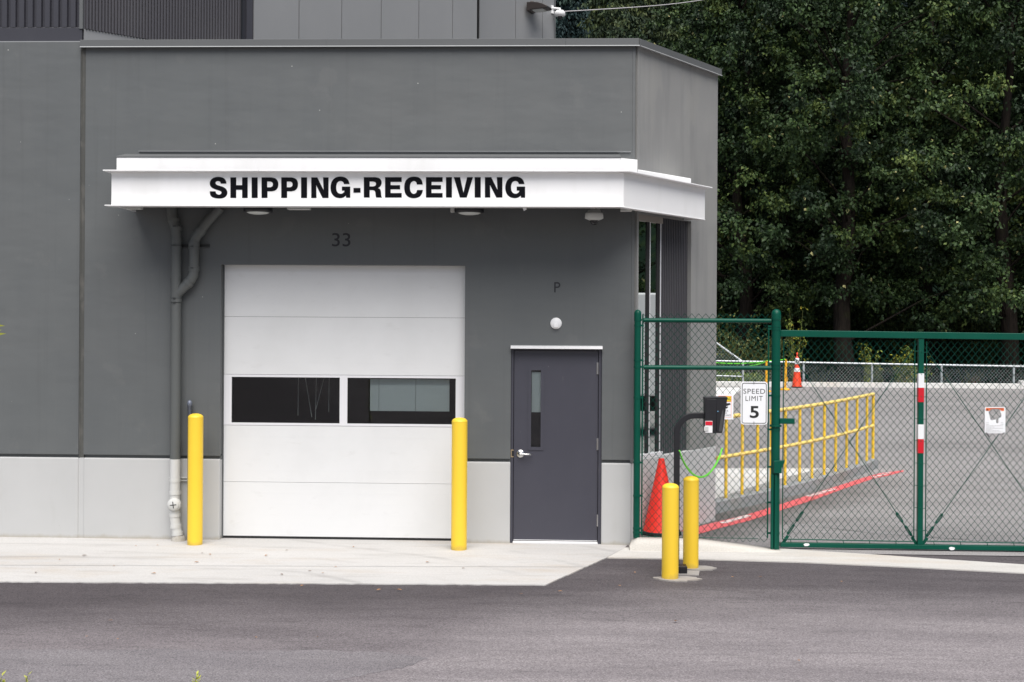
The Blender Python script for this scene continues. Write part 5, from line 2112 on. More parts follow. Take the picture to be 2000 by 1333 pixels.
mb = MB()
t1 = dl[0][0] + Vector((0, 0, dl[0][2]))
t2 = dl[1][0] + Vector((0, 0, dl[1][2]))
chain_run(mb, t1, t2, 0.02, 6, 0.012, 0.06)
chain_run(mb, t2 - Vector((0, 0, 0.02)), aD(1390, 708, 40), 0.05, 10, 0.012, 0.06)
chain_run(mb, t2 - Vector((0, 0, 0.03)), aD(1425, 717.5, 42), 0.06, 10, 0.012, 0.06)
tag(mb.build('plastic_chain', M['chain'], None, 0, t2), 'long lime green plastic chain strung along the far yellow delineators', 'chain')
mb = MB()
ga, gb2 = aY(1326.5, 880, yb - 0.03), aY(1410.5, 876, FY - 0.012)
n = 22
pts = []
for i in range(n + 1):
    t_ = i / n
    p = ga + (gb2 - ga) * t_
    p.z -= 0.285 * (1 - (2 * t_ - 1) ** 2) ** 0.85
    pts.append(p)
mb.tube(pts, 0.0062, 8)
for i in range(n * 3):
    t_ = (i + 0.5) / 3
    k = int(t_)
    p = pts[k] + (pts[min(k + 1, n)] - pts[k]) * (t_ - k)
    d_ = (pts[min(k + 1, n)] - pts[k]).normalized()
    mb.tube([p - d_ * 0.006, p + d_ * 0.006], 0.0095, 8)
tag(mb.build('plastic_chain', M['chain'], None, 0, ga), 'bright green plastic chain sagging from the black intercom post to the fence', 'chain')

# ------------------------------------------------------------------ ramp kerb, pad and yellow handrail
rail_px = [1417.8, 1449, 1478.6, 1505.5, 1533, 1561, 1586, 1609.6, 1631.5, 1653, 1673, 1692.6, 1706.5]
cn = aL(1399, 1004)           # foot of the kerb, near end
cf = aL(1716, 915)            # far end
cdir = (cf - cn)
cdir.z = 0
clen = cdir.length
cdir.normalize()
cin = Vector((-cdir.y, cdir.x, 0))        # towards the building
KH = 0.15
NSEG = 16
mb = MB()
vs, fs = [], []
BOW = 0.16


def kp(t_, inn, h):
    p = cn + cdir * (clen * t_) + cin * inn - cin * (-BOW * math.sin(math.pi * t_))
    return Vector((p.x, p.y, lotz(p.y) + h))


for i in range(NSEG + 1):
    t_ = -0.10 + 1.10 * i / NSEG
    tt = max(0.0, t_)
    for inn, h in ((0, -0.05), (0.012, KH - 0.012), (0.03, KH), (0.165, KH), (0.175, -0.05)):
        p = cn + cdir * (clen * t_) + cin * inn + cin * (BOW * math.sin(math.pi * max(0, t_)) * -1.0)
        vs.append(Vector((p.x, p.y, lotz(p.y) + h)))
for i in range(NSEG):
    for k in range(4):
        fs.append((i * 5 + k, (i + 1) * 5 + k, (i + 1) * 5 + k + 1, i * 5 + k + 1))
e_ = NSEG * 5
fs.append((e_, e_ + 1, e_ + 2, e_ + 3, e_ + 4))
mb.add([v for v in vs], [q[::-1] for q in fs])
struct('ramp_kerb', mb, M['kerbgrey'])
hr = thing('handrail', 'yellow steel handrail with many upright bars along the ramp kerb', 'railing', (cn.x, cn.y, lotz(cn.y)))


def rail_base(px):
    """point on the kerb centre line seen at column px"""
    best = None
    for i in range(400):
        t_ = i / 399
        p = cn + cdir * (clen * t_) + cin * 0.095 - cin * BOW * math.sin(math.pi * t_)
        v = p - CAM
        dep = v.dot(FWD)
        sx = 1000 + FPX * v.dot(RGT) / dep
        if best is None or abs(sx - px) < best[0]:
            best = (abs(sx - px), p)
    p = best[1].copy()
    p.z = lotz(p.y) + KH
    return p


RH = 1.04
tops, mids = [], []
for px in rail_px:
    p = rail_base(px)
    MB().tube([p - Vector((0, 0, 0.02)), p + Vector((0, 0, RH if px < 1706 else RH - 0.012))], 0.0205 if px < 1706 else 0.024, 14).build('bar', M['yellowrail'], hr)
    tops.append(p + Vector((0, 0, RH)))
    mids.append(p + Vector((0, 0, 0.53)))
ext = (tops[0] - tops[1]).normalized()
tops.insert(0, tops[0] + ext * 0.22)
mids.insert(0, mids[0] + ext * 0.22)
M['railtop'] = surf_mat('pale yellow rail paint', (0.88, 0.66, 0.20), 0.45)  # paler than the upright bars
MB().tube(tops, 0.027, 16).build('top_rail', M['railtop'], hr)
MB().tube(mids, 0.025, 16).build('mid_rail', M['railtop'], hr)
# pale walkway pad between wall and kerb
mb = MB()
pads = [kp(-0.05 + 0.11 * i, 0.12, KH) for i in range(8)]
far_z = 0.22
fr_ = aL(1622, 916, 0.147)
fl_ = aL(1200, 915, 0.147)
pad = [Vector((p.x, p.y, 0)) for p in pads] + [Vector((fr_.x, fr_.y, 0)), Vector((fl_.x, fl_.y, 0)), Vector((E.x - 0.2, E.y - 0.3, 0))]
vs = [Vector((p.x, p.y, lotz(p.y) + 0.147)) for p in pad]
mb.add(vs + [v - Vector((0, 0, 0.3)) for v in vs], [tuple(range(len(vs)))] + [(i, i + len(vs), (i + 1) % len(vs) + len(vs), (i + 1) % len(vs)) for i in range(len(vs))])
struct('path', mb, M['kerbwhite'])

# red line with worn white stencilling
upper = [(1300, 1046), (1345, 1034), (1400, 1020.5), (1460, 1006), (1525, 986), (1580, 968), (1640, 949), (1690, 933), (1720, 925), (1765, 919.5)]
lower = [(1765, 922), (1735, 930), (1705, 936), (1650, 955), (1590, 977), (1525, 998), (1460, 1019), (1400, 1034), (1345, 1050), (1300, 1063)]
mb = MB()
up3 = [aL(*p) for p in upper]
lo3 = [aL(*p) for p in lower[::-1]]
vs = []
for a, b in zip(up3, lo3):
    for p in (a, b):
        vs.append((p.x, p.y, lotz(p.y) + 0.0055))
mb.add(vs, [(2 * i, 2 * i + 1, 2 * i + 3, 2 * i + 2) for i in range(len(up3) - 1)])
struct('road_marking', mb, M['redline'])
mb = MB()
for px, py, n in ((1432, 1015.5, 6), (1600, 963.5, 6), (1726, 926.5, 4)):
    for k in range(n):
        p = aL(px - 22 + k * 9.0, py + 6.2 - k * 2.6)
        L_ = 0.24 if px < 1700 else 0.2
        d_ = (cdir * 0.8 + Vector((0.5, 0, 0))).normalized()
        nn_ = Vector((-d_.y, d_.x, 0))
        a = p - nn_ * 0.045
        z_ = lotz(p.y) + 0.0095
        pts = [a - d_ * 0.055 - nn_ * 0.03, a + d_ * 0.05 - nn_ * 0.04, a + d_ * 0.065 + nn_ * 0.075, a - d_ * 0.03 + nn_ * 0.06]
        mb.add([(q.x, q.y, z_) for q in pts], [(0, 1, 2, 3)])
struct('road_marking', mb, M['whitepaint'])

# cracks and thin drain line on the lot
mb = MB()
pl = [aL(1526, 1021), aL(1600, 1030), aL(1700, 1042), aL(1790, 1048), aL(1900, 1056), aL(2010, 1060)]
for a, b in zip(pl[:-1], pl[1:]):
    mb.add([(a.x, a.y - 0.012, lotz(a.y) + 0.0065), (b.x, b.y - 0.012, lotz(b.y) + 0.0065), (b.x, b.y + 0.012, lotz(b.y) + 0.0065), (a.x, a.y + 0.012, lotz(a.y) + 0.0065)], [(0, 1, 2, 3)])
struct('crack', mb, surf_mat('crack filler', (0.09, 0.085, 0.085), 0.8, layers=[((0.32, 0.32, 0.33), 1.2, 0.45, 0.55, 1.0, None)]))

# far kerb wall and pad at the end of the lot
mb = MB()
kf = aL(1700, 757.5)
yk = kf.y
xk0, xk1 = aY(1300, 755, yk).x, aY(1994, 755, yk).x
hk = 9.6 * (kf - CAM).dot(FWD) / FPX
cuts = [xk0, aY(1523, 0, yk).x, aY(1610, 0, yk).x, aY(1725, 0, yk).x, aY(1850, 0, yk).x, aY(1957, 0, yk).x, xk1]
for a, b in zip(cuts[:-1], cuts[1:]):
    mb.box(a + 0.008, b - 0.008, yk, yk + 0.22, lotz(yk) - 0.1, lotz(yk) + hk)
mb.box(xk1, xk1 + 14, yk - 0.02, yk + 0.25, lotz(yk) - 0.1, lotz(yk) + hk + 0.10)
ow = mb.build('low_wall', M['kerbwhite'], None, 0.012, (kf.x, yk, lotz(yk)))
tag(ow, 'low white concrete kerb wall closing off the far end of the lot', 'wall')
mb = MB()
pw = [aL(1380, 774.5), aL(1433, 774.0), aL(1452, 757.5), aL(1380, 757.5)]
mb.add([(p.x, p.y, lotz(p.y) + 0.006) for p in pw], [(0, 1, 2, 3)])
struct('path', mb, M['kerbwhite'])
mb = MB()
zz0 = lotz(yk) + hk
mb.box(xk0, aY(1446, 0, yk).x, yk - 0.06, yk, lotz(yk) - 0.05, lotz(yk) + hk - 0.01)
tag(mb.build('low_wall', M['kerbwhite'], None, 0.01, (xk0, yk, lotz(yk))), 'short white concrete step in front of the wall beside the building edge', 'wall')

# ------------------------------------------------------------------ galvanised fence beyond the lot
gy_ = yk + 2.6
ff = thing('galvanised_fence', 'grey galvanised chain link fence under the dark trees', 'fence', (aY(1569, 745, gy_).x, gy_, -0.1))
zt_ = lambda px: aY(px, 706 + (px - 1451) * (717.5 - 706) / 549, gy_).z
fx0, fx1 = aY(1330, 710, gy_).x, aY(2700, 720, gy_).x
zA, zB = aY(1330, 705, gy_).z, aY(2000, 717.5, gy_).z
MB().tube([(fx0, gy_, aY(1330, 704.5, gy_).z), (aY(1451, 706, gy_).x, gy_, aY(1451, 706.5, gy_).z), (aY(2000, 717, gy_).x, gy_, aY(2000, 716.5, gy_).z), (fx1, gy_, aY(2000, 716.5, gy_).z)], 0.035, 10).build('top_rail', M['galv'], ff)
for px in (1451, 1569.5, 1703, 1839, 1980, 2121, 2262):
    p = aY(px, 730, gy_)
    zt2 = aY(px, min(717, 706 + (px - 1451) * 0.021), gy_).z
    MB().tube([(p.x, gy_, -0.2), (p.x, gy_, zt2)], 0.036, 10).build('post', M['galv'], ff)
mb = chainlink(MB(), (fx0, gy_ + 0.03, -0.12), (1, 0, 0), aY(2120, 720, gy_).x - fx0, aY(1700, 709.5, gy_).z + 0.12, 0.0048, 0.11, 0.12)
mb.build('chain_mesh', M['galvwire'], ff)
tf = thing('galvanised_fence', 'taller galvanised fence piece with sloping rail beside the building edge', 'fence', (aY(1420, 745, gy_).x, gy_, -0.1))
p0_, p1_ = aY(1449, 706, gy_ + 0.05), aY(1340, 628, gy_ + 0.05)
MB().tube([p0_, p1_], 0.035, 10).build('sloping_rail', M['galv'], tf)
MB().tube([aY(1340, 732.5, gy_ + 0.05), aY(1449, 736, gy_ + 0.05)], 0.028, 10).build('lower_rail', M['galv'], tf)
mb = MB()
s = 0.055
k = 0
xx = p1_.x
rows_h = 0.06
vs, fs = [], []
while xx < p0_.x - 0.02:
    ztop = p1_.z + (p0_.z - p1_.z) * (xx - p1_.x) / (p0_.x - p1_.x)
    zlow = aY(1400, 706, gy_).z
    nrow = int((ztop - zlow) / rows_h)
    base = len(vs)
    for j in range(nrow + 1):
        sg2 = 1 if (j + k) % 2 == 0 else -1
        p = Vector((xx + sg2 * s / 2, gy_ + 0.05, zlow + j * rows_h))
        r = 0.0048
        vs += [p + Vector((0, -r, 0)), p + Vector((r, 0, 0)), p + Vector((0, r, 0)), p + Vector((-r, 0, 0))]
    for j in range(nrow):
        for c in range(4):
            c2_ = (c + 1) % 4
            a = base + j * 4
            fs.append((a + c, a + c2_, a + 4 + c2_, a + 4 + c))
    xx += s
    k += 1
mb.add(vs, fs)
mb.build('chain_mesh', M['galvwire'], tf)

# ------------------------------------------------------------------ vegetation


def unit(a):
    return a / np.maximum(1e-9, np.linalg.norm(a, axis=-1, keepdims=True))


def leaf_object(name, pos, axis, nrm, length, width, tint, mat, parent, fold=0.18):
    """one rhombic, slightly folded leaf per row"""
    n = len(pos)
    axis = unit(axis)
    side = unit(np.cross(nrm, axis))
    nn = np.cross(axis, side)
    L = length[:, None]
    W_ = width[:, None]
    v = np.empty((n, 4, 3))
    v[:, 0] = pos
    v[:, 1] = pos + axis * L * 0.42 + side * W_ * 0.5 + nn * W_ * fold
    v[:, 2] = pos + axis * L
    v[:, 3] = pos + axis * L * 0.42 - side * W_ * 0.5 + nn * W_ * fold
    off = np.zeros(3)
    p = parent
    me = bpy.data.meshes.new(name)
    me.vertices.add(n * 4)
    me.vertices.foreach_set('co', v.reshape(-1))
    me.loops.add(n * 6)
    b = (np.arange(n) * 4)[:, None]
    idx = (b + np.array([[0, 1, 2, 0, 2, 3]])).reshape(-1)
    me.loops.foreach_set('vertex_index', idx.astype(np.int32))
    me.polygons.add(n * 2)
    me.polygons.foreach_set('loop_start', (np.arange(n * 2) * 3).astype(np.int32))
    me.polygons.foreach_set('loop_total', np.full(n * 2, 3, dtype=np.int32))
    at = me.attributes.new('tint', 'FLOAT', 'FACE')
    at.data.foreach_set('value', np.repeat(np.clip(tint, 0, 1), 2).astype(np.float32))
    me.materials.append(mat)
    me.update(calc_edges=True)
    me.validate()
    o = bpy.data.objects.new(name, me)
    COL.objects.link(o)
    o.parent = parent
    return o


def twig_leaves(starts, dirs, lens, nleaf, size, droop, tints, rng_):
    """leaves strung along drooping twigs"""
    k = len(starts)
    t = rng_.random((k, nleaf))
    p = starts[:, None, :] + dirs[:, None, :] * (lens[:, None] * t)[..., None]
    p[..., 2] -= droop * (lens[:, None] * t) ** 2
    p = p + rng_.normal(0, 0.05, p.shape) * (size / 0.13)
    ax = dirs[:, None, :] * 0.5 + rng_.normal(0, 0.55, p.shape)
    ax[..., 2] -= 0.75
    nr = rng_.normal(0, 0.6, p.shape)
    nr[..., 2] += 0.75
    sz = size * rng_.uniform(0.65, 1.25, (k, nleaf))
    tn = tints[:, None] + rng_.normal(0, 0.17, (k, nleaf))
    tn = np.where(rng_.random((k, nleaf)) > 0.994, 1.0, np.minimum(tn, 0.96))
    f = lambda a: a.reshape(-1, *a.shape[2:])
    return f(p), f(ax), f(nr), f(sz), f(tn)


def make_tree(name, label, seed, H=19.0, Rm=4.6, z0=2.7, nclump=270, trunk_r=0.34, group='tall broadleaf trees beyond the fence', lean=0.0):
    r = np.random.default_rng(seed)
    o = thing(name, label, 'tree', (0, 0, 0), group)
    tr = MB()
    pts, rad = [], []
    for i in range(15):
        z = H * 0.92 * i / 14
        pts.append(Vector((lean * z + 0.22 * math.sin(i * 0.9 + seed), 0.2 * math.cos(i * 0.7 + seed), z - 0.3)))
        rad.append(trunk_r * (1.0 - 0.85 * (i / 14)) * (1.5 if i == 0 else 1.12 if i == 1 else 1.0))
    tr.tube(pts, rad, 16)
    cl = []
    while len(cl) < nclump:
        z = z0 + (H - z0) * r.random() ** 1.05
        f = (z - z0) / (H - z0)
        R_ = Rm * (0.72 + 0.45 * math.sin(min(1, f * 1.5) * math.pi * 0.5 + 0.35)) * (1 - max(0, (f - 0.55) / 0.45) ** 2 * 0.85)
        a = r.random() * 2 * math.pi
        rr = R_ * (r.random() ** 0.48)
        R2 = 1 + 0.22 * math.sin(3 * a + seed + z * 0.5)
        cl.append((lean * z + rr * R2 * math.cos(a), rr * R2 * math.sin(a), z + 0.5 * math.sin(4 * a + seed)))
    cl = np.array(cl)
    for i in range(0, nclump, 7):
        c = Vector(cl[i])
        zz = max(1.8, min(H * 0.85, c.z - 0.45 * math.hypot(c.x - lean * c.z, c.y)))
        k = min(13.9, zz / (H * 0.92) * 14)
        a_ = pts[int(k)].lerp(pts[min(14, int(k) + 1)], k - int(k))
        mid = a_.lerp(c, 0.55) + Vector((r.normal(0, 0.2), r.normal(0, 0.2), 0.35))
        tr.tube([a_, mid, c], [0.055, 0.03, 0.008], 6)
    to = tr.build('trunk', M['bark'], o)
    ntw = 17
    S_c = np.repeat(cl, ntw, axis=0)
    d = r.normal(0, 1, (len(S_c), 3))
    d[:, 2] = d[:, 2] * 0.55 + 0.05
    # twigs prefer to point away from the trunk
    outw = S_c.copy()
    outw[:, 2] = 0
    outw[:, 0] -= lean * S_c[:, 2]
    d = unit(unit(d) + 0.45 * unit(outw))
    ln = r.uniform(0.3, 0.95, len(S_c))
    ct = np.repeat(np.clip(r.normal(0.42, 0.27, len(cl)), 0.0, 0.9), ntw)
    p, ax, nr, sz, tn = twig_leaves(S_c + r.normal(0, 0.10, S_c.shape), d, ln, 14, 0.155, 0.22, ct, r)
    leaf_object('crown', p, ax, nr, sz, sz * r.uniform(0.55, 0.8, len(sz)), tn, M['leaf'], o)
    return o


def place(o, px, dep, rz=0.0, s=1.0, z=None):
    p = aD(px, 640, dep)
    o.location = (p.x, p.y, -0.1 if z is None else z)
    o.rotation_euler = (0, 0, rz)
    o.scale = (s, s, s)
    return o


TG = 'tall broadleaf trees beyond the fence'
tA = make_tree('broadleaf_tree', 'thick trunked broadleaf tree right of the far orange cone', 3, H=19.5, Rm=4.4, z0=3.1, trunk_r=0.36)
tB = make_tree('broadleaf_tree', 'broadleaf tree with thick trunk at the right edge of the photo', 8, H=18.0, Rm=4.1, z0=2.7, trunk_r=0.34)
tC = make_tree('broadleaf_tree', 'leaning mossy trunked tree rising above the building corner', 21, H=21.0, Rm=4.7, z0=3.0, trunk_r=0.42, lean=0.012)
place(tA, 1652, 47.0, 0.4)
place(tB, 1962, 46.5, 1.1)
place(tC, 1536, 54.0, 2.2)
specs = [(tB, 1448, 50.5, 3.0, 0.98, 'leafy tree overhanging the low fence beside the building edge'),
         (tA, 1402, 57.0, 4.1, 0.86, 'tree whose crown shows just above the bay roof corner'),
         (tC, 1806, 52.0, 0.9, 0.92, 'dark tree between the two thick trunks'),
         (tA, 2140, 49.0, 2.7, 1.0, 'first tree past the right edge of the photo'),
         (tB, 2390, 48.0, 5.2, 1.05, 'second tree past the right edge of the photo'),
         (tC, 2650, 50.0, 3.9, 1.0, 'third tree past the right edge of the photo'),

         (tC, 1445, 60.0, 5.6, 0.95, 'rear row tree glimpsed between the building edge and mossy trunk'),
         (tB, 1590, 61.0, 0.2, 1.12, 'rear row tree behind the mossy trunk'),
         (tA, 1730, 60.0, 1.9, 1.05, 'rear row tree behind the gap right of the first thick trunk'),
         (tC, 1890, 60.5, 4.4, 1.0, 'rear row tree behind the gap left of the right edge trunk'),
         (tB, 2060, 61.0, 2.9, 1.1, 'rear row tree behind the right edge trunk')]
for src, px, dep, rz, s, lab in specs:
    c = copy_tree(src)
    place(c, px, dep, rz, s)
    c['label'] = lab
for i, (x_, y_, src) in enumerate(((27, 26, tB), (31, 21, tA), (32, 15, tC), (33, 9, tB), (32, 4, tA), (33, -2, tC))):
    c = copy_tree(src)
    c.location = (x_, y_, -0.1)
    c.rotation_euler = (0, 0, i * 1.3)
    c.scale = (1, 1, 1)
    c['label'] = ('first', 'second', 'third', 'fourth', 'fifth', 'sixth')[i] + ' tree of the row along the right side of the lot'


def make_conifer(name, label, seed, H, Rb, nwh, mat, leafsize, group):
    r = np.random.default_rng(seed)
    o = thing(name, label, 'conifer', (0, 0, 0), group)
    MB().tube([(0, 0, -1), (0, 0, H * 0.5), (0, 0, H)], [H * 0.014, H * 0.009, 0.03], 10).build('trunk', M['bark'], o)
    st, di, ln, tt = [], [], [], []
    for k in range(nwh):
        f = k / nwh
        z = 2.0 + (H - 2.2) * f
        R_ = Rb * (1 - f) ** 0.85 + 0.25
        nb = int(8 - 3 * f)
        a0 = r.random() * 6.28
        for b in range(nb):
            a = a0 + 6.28 * b / nb + r.normal(0, 0.2)
            L = R_ * r.uniform(0.7, 1.12)
            tb = np.clip(r.normal(0.4, 0.22), 0, 0.95)
            nsub = max(3, int(L / 0.33))
            for q in range(nsub):
                u = (q + 0.5) / nsub
                zb_ = z - 0.42 * L * u * u + 0.12 * L * u
                base = np.array([L * u * math.cos(a), L * u * math.sin(a), zb_])
                for sg in (-1, 1):
                    d = np.array([math.cos(a + sg * 0.95), math.sin(a + sg * 0.95), -0.55 + r.normal(0, 0.15)])
                    st.append(base)
                    di.append(d)
                    ln.append(0.35 + 0.75 * (1 - u) * min(1, L / 3))
                    tt.append(tb + 0.2 * u)
    st, di, ln, tt = np.array(st), unit(np.array(di)), np.array(ln), np.array(tt)
    p, ax, nr, sz, tn = twig_leaves(st, di, ln, 7, leafsize, 0.25, tt, r)
    leaf_object('crown', p, ax, nr, sz * 1.3, sz * 0.5, np.minimum(tn, 0.95), mat, o, 0.1)
    return o


cf1 = make_conifer('conifer_tree', 'yellow green conifer behind the bay roof left of the broadleaf trees', 4, 33, 5.2, 62, M['needle'], 0.26, 'conifers behind the building')
place(cf1, 1196, 84, 0, 1.0, 1.0)
for px, dep, rz, s, lab in ((1262, 92, 1.3, 1.05, 'conifer glimpsed just left of the overhanging crown'), (1335, 88, 2.4, 1.0, 'conifer glimpsed through the crown above the bay corner'),
                            (1470, 95, 0.7, 1.1, 'conifer glimpsed behind the broadleaf trees beside the building edge')):
    c = copy_tree(cf1)
    place(c, px, dep, rz, s, 1.0)
    c['label'] = lab
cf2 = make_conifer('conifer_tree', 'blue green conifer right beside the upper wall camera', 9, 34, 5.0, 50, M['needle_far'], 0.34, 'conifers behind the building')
place(cf2, 1108, 108, 0.5, 1.0, 5.0)
c = copy_tree(cf2)
place(c, 1046, 112, 2.0, 1.0, 5.0)
c['label'] = 'blue green conifer partly hidden by the upper grey panels'

# distant wood on the hillside: one mass
r = np.random.default_rng(5)
P_l, A_l, N_l, S_l, T_l = [], [], [], [], []
for k in range(330):
    yb_ = r.uniform(112, 190)
    xb = r.uniform(-40, 120)
    if yb_ < 130:
        zb_ = 9 + (yb_ - 90) / 40 * 25
    else:
        zb_ = 34 + (yb_ - 130) / 60 * 46
    H = r.uniform(17, 27)
    nl = 260
    f = r.random(nl) ** 1.3
    a = r.random(nl) * 6.283
    R_ = (H * 0.17) * (1 - f) ** 0.8 * r.uniform(0.35, 1.05, nl)
    p = np.stack([xb + R_ * np.cos(a), yb_ + R_ * np.sin(a), zb_ + 1 + f * (H - 1)], 1)
    ax = np.stack([np.cos(a), np.sin(a), -0.5 + 0 * a], 1) + r.normal(0, 0.25, (nl, 3))
    nr = np.stack([0 * a, 0 * a, 1 + 0 * a], 1) + r.normal(0, 0.4, (nl, 3))
    P_l.append(p)
    A_l.append(ax)
    N_l.append(nr)
    S_l.append(r.uniform(1.0, 1.9, nl))
    T_l.append(np.clip(r.normal(0.4, 0.15) + r.normal(0, 0.2, nl), 0, 1))
P_l, A_l, N_l, S_l, T_l = map(np.concatenate, (P_l, A_l, N_l, S_l, T_l))
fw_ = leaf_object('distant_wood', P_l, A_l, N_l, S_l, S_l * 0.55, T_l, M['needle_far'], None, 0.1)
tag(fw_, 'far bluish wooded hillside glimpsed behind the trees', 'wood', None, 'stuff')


def make_shrub(name, label, px, dep, H, R_, nst, nleaf, size, mat, seed, z=0.0, cat='shrub', up=0.9, group=None):
    r = np.random.default_rng(seed)
    p0 = aD(px, 700, dep)
    o = thing(name, label, cat, (p0.x, p0.y, z), group)
    st, di, ln = [], [], []
    mb = MB()
    for k in range(nst):
        a = r.random() * 6.283
        h = H * r.uniform(0.55, 1.0)
        tip = Vector((R_ * math.cos(a) * r.uniform(0.3, 1), R_ * math.sin(a) * r.uniform(0.3, 1), h))
        base = Vector((tip.x * 0.15, tip.y * 0.15, -0.05))
        w_ = p0.copy()
        w_.z = z
        mb.tube([w_ + base, w_ + base.lerp(tip, 0.5) + Vector((0, 0, 0.08)), w_ + tip], [0.014, 0.010, 0.004], 5)
        for q in range(7):
            u = 0.25 + 0.75 * q / 6
            b = base.lerp(tip, u)
            aa = r.random() * 6.283
            st.append((b.x, b.y, b.z))
            di.append((math.cos(aa), math.sin(aa), up * r.uniform(0.2, 1)))
            ln.append(R_ * 0.45 * r.uniform(0.5, 1.1))
    mb.build('stem', M['stem'], o)
    st, di, ln = np.array(st), unit(np.array(di)), np.array(ln)
    p, ax, nr, sz, tn = twig_leaves(st, di, ln, nleaf, size, 0.2, np.clip(r.normal(0.5, 0.18, len(st)), 0, 1), r)
    leaf_object('foliage', p, ax, nr, sz, sz * 0.42, tn, mat, o)
    return o


make_shrub('sapling', 'young yellow green sapling with a leader behind the fence', 1702, 44.0, 1.95, 0.42, 9, 8, 0.11, M['leaf_yellow'], 31, -0.1, 'sapling')
make_shrub('shrub', 'small dull bush right of the young sapling', 1716, 43.6, 1.2, 0.20, 9, 14, 0.09, M['leaf_olive'], 32, -0.1)
make_shrub('shrub', 'broad yellow flecked bush behind the gate upright', 1782, 44.2, 1.75, 0.75, 22, 9, 0.11, M['leaf_yellow'], 33, -0.1)
make_shrub('shrub', 'rust brown withered shrub near the right galvanised post', 1895, 43.2, 0.75, 0.22, 7, 8, 0.11, M['leaf_brown'], 34, -0.1)
make_shrub('shrub', 'tiny green weed clump beside the rust brown shrub', 1884, 43.2, 0.42, 0.14, 4, 7, 0.08, M['leaf_yellow'], 35, -0.1)
make_shrub('sapling', 'slim pale sapling whose tip shows above the gate beam beside the big post', 1553, 45.0, 3.2, 0.42, 10, 8, 0.11, M['leaf_yellow'], 36, -0.1, 'sapling')
make_shrub('shrub', 'olive thicket behind the low fence left of the speed sign', 1418, 46.0, 2.9, 1.3, 30, 9, 0.13, M['leaf_olive'], 37, -0.1)
make_shrub('shrub', 'olive thicket behind the low fence between the speed sign and big green post', 1492, 46.3, 2.2, 1.1, 26, 9, 0.13, M['leaf_olive'], 38, -0.1)
ub = make_shrub('understory_bush', 'dark understory bush in shade behind the first thick trunk', 1600, 53.0, 3.6, 1.9, 34, 10, 0.2, M['leaf'], 41, -0.1, 'bush', 0.6, 'dark understory bushes')
for i, (px, dep, rz) in enumerate(((1690, 54.5, 1.0), (1760, 52.5, 2.0), (1835, 55.0, 3.0), (1900, 53.0, 4.0), (1985, 54.0, 5.0), (2060, 53.5, 0.5), (1530, 55.0, 1.5), (1455, 54.0, 2.5), (1640, 59.0, 3.3), (1720, 60.0, 0.2), (1800, 60.0, 5.5), (1870, 61.0, 2.2), (1950, 60.0, 1.2))):
    c = copy_tree(ub)
    q = aD(px, 640, dep)
    c.location = (q.x, q.y, -0.1)
    c.rotation_euler = (0, 0, rz)
    c['label'] = 'dark understory bush, number %s from the left in the shade of the trees' % ('three', 'five', 'seven', 'nine', 'eleven', 'twelve', 'two', 'one', 'four back', 'five back', 'six back', 'eight back', 'ten back')[i]
# lush ground cover behind the fence beside the building
r = np.random.default_rng(77)
n = 5200
x0_, x1_ = aY(1330, 740, gy_).x, aY(1500, 740, gy_).x
pp = np.stack([r.uniform(x0_, x1_, n), r.uniform(gy_ + 0.2, gy_ + 2.4, n), r.uniform(-0.1, 0.62, n)], 1)
ax = r.normal(0, 0.5, (n, 3))
ax[:, 2] += 0.7
nr = r.normal(0, 0.6, (n, 3))
nr[:, 1] -= 0.6
sz = r.uniform(0.08, 0.2, n)
gc = leaf_object('ground_cover', pp, ax, nr, sz, sz * 0.45, r.random(n), M['leaf_lush'], None)
tag(gc, 'lush yellow green ground cover behind the far fence', 'ground cover', None, 'stuff')
n = 5000
pp = np.stack([r.uniform(x1_, aY(2150, 740, gy_).x, n), r.uniform(gy_ + 0.3, gy_ + 5.5, n), r.uniform(-0.15, 0.30, n) * r.random(n)], 1)
ax = r.normal(0, 0.6, (n, 3))
ax[:, 2] += 0.6
nr = r.normal(0, 0.6, (n, 3))
nr[:, 2] += 0.5
sz = r.uniform(0.08, 0.22, n)
gc = leaf_object('undergrowth', pp, ax, nr, sz, sz * 0.4, r.random(n) * 0.7, M['leaf_olive'], None)
tag(gc, 'dark undergrowth at the foot of the trees', 'undergrowth', None, 'stuff')

# weeds at the near edge and a shrub tip at the left edge


def weed(label, px, py_tip, dep, seed, blade=0.042):
    rr = random.Random(seed)
    tip = aD(px, py_tip, dep)
    o = thing('weed', label, 'weed', (tip.x, tip.y, 0), 'weeds at the near edge')
    mb = MB().tube([(tip.x + 0.02, tip.y, 0), (tip.x - 0.01, tip.y, tip.z * 0.6), (tip.x, tip.y, tip.z - 0.01)], [0.004, 0.003, 0.0015], 6)
    mb.build('stem', M['stem'], o)
    mb = MB()
    for k in range(16):
        f = 1.0 - 0.8 * k / 15
        b = Vector((tip.x, tip.y, tip.z * f))
        a = rr.random() * 6.283
        d = Vector((math.cos(a), math.sin(a), rr.uniform(0.2, 1.1))).normalized()
        s_ = d.cross(Vector((0, 0, 1))).normalized()
        L = blade * rr.uniform(0.6, 1.1)
        mb.add([b, b + d * L * 0.5 + s_ * L * 0.22, b + d * L, b + d * L * 0.5 - s_ * L * 0.22], [(0, 1, 2), (0, 2, 3)])
    mb.build('foliage', M['weed'], o)
    return o


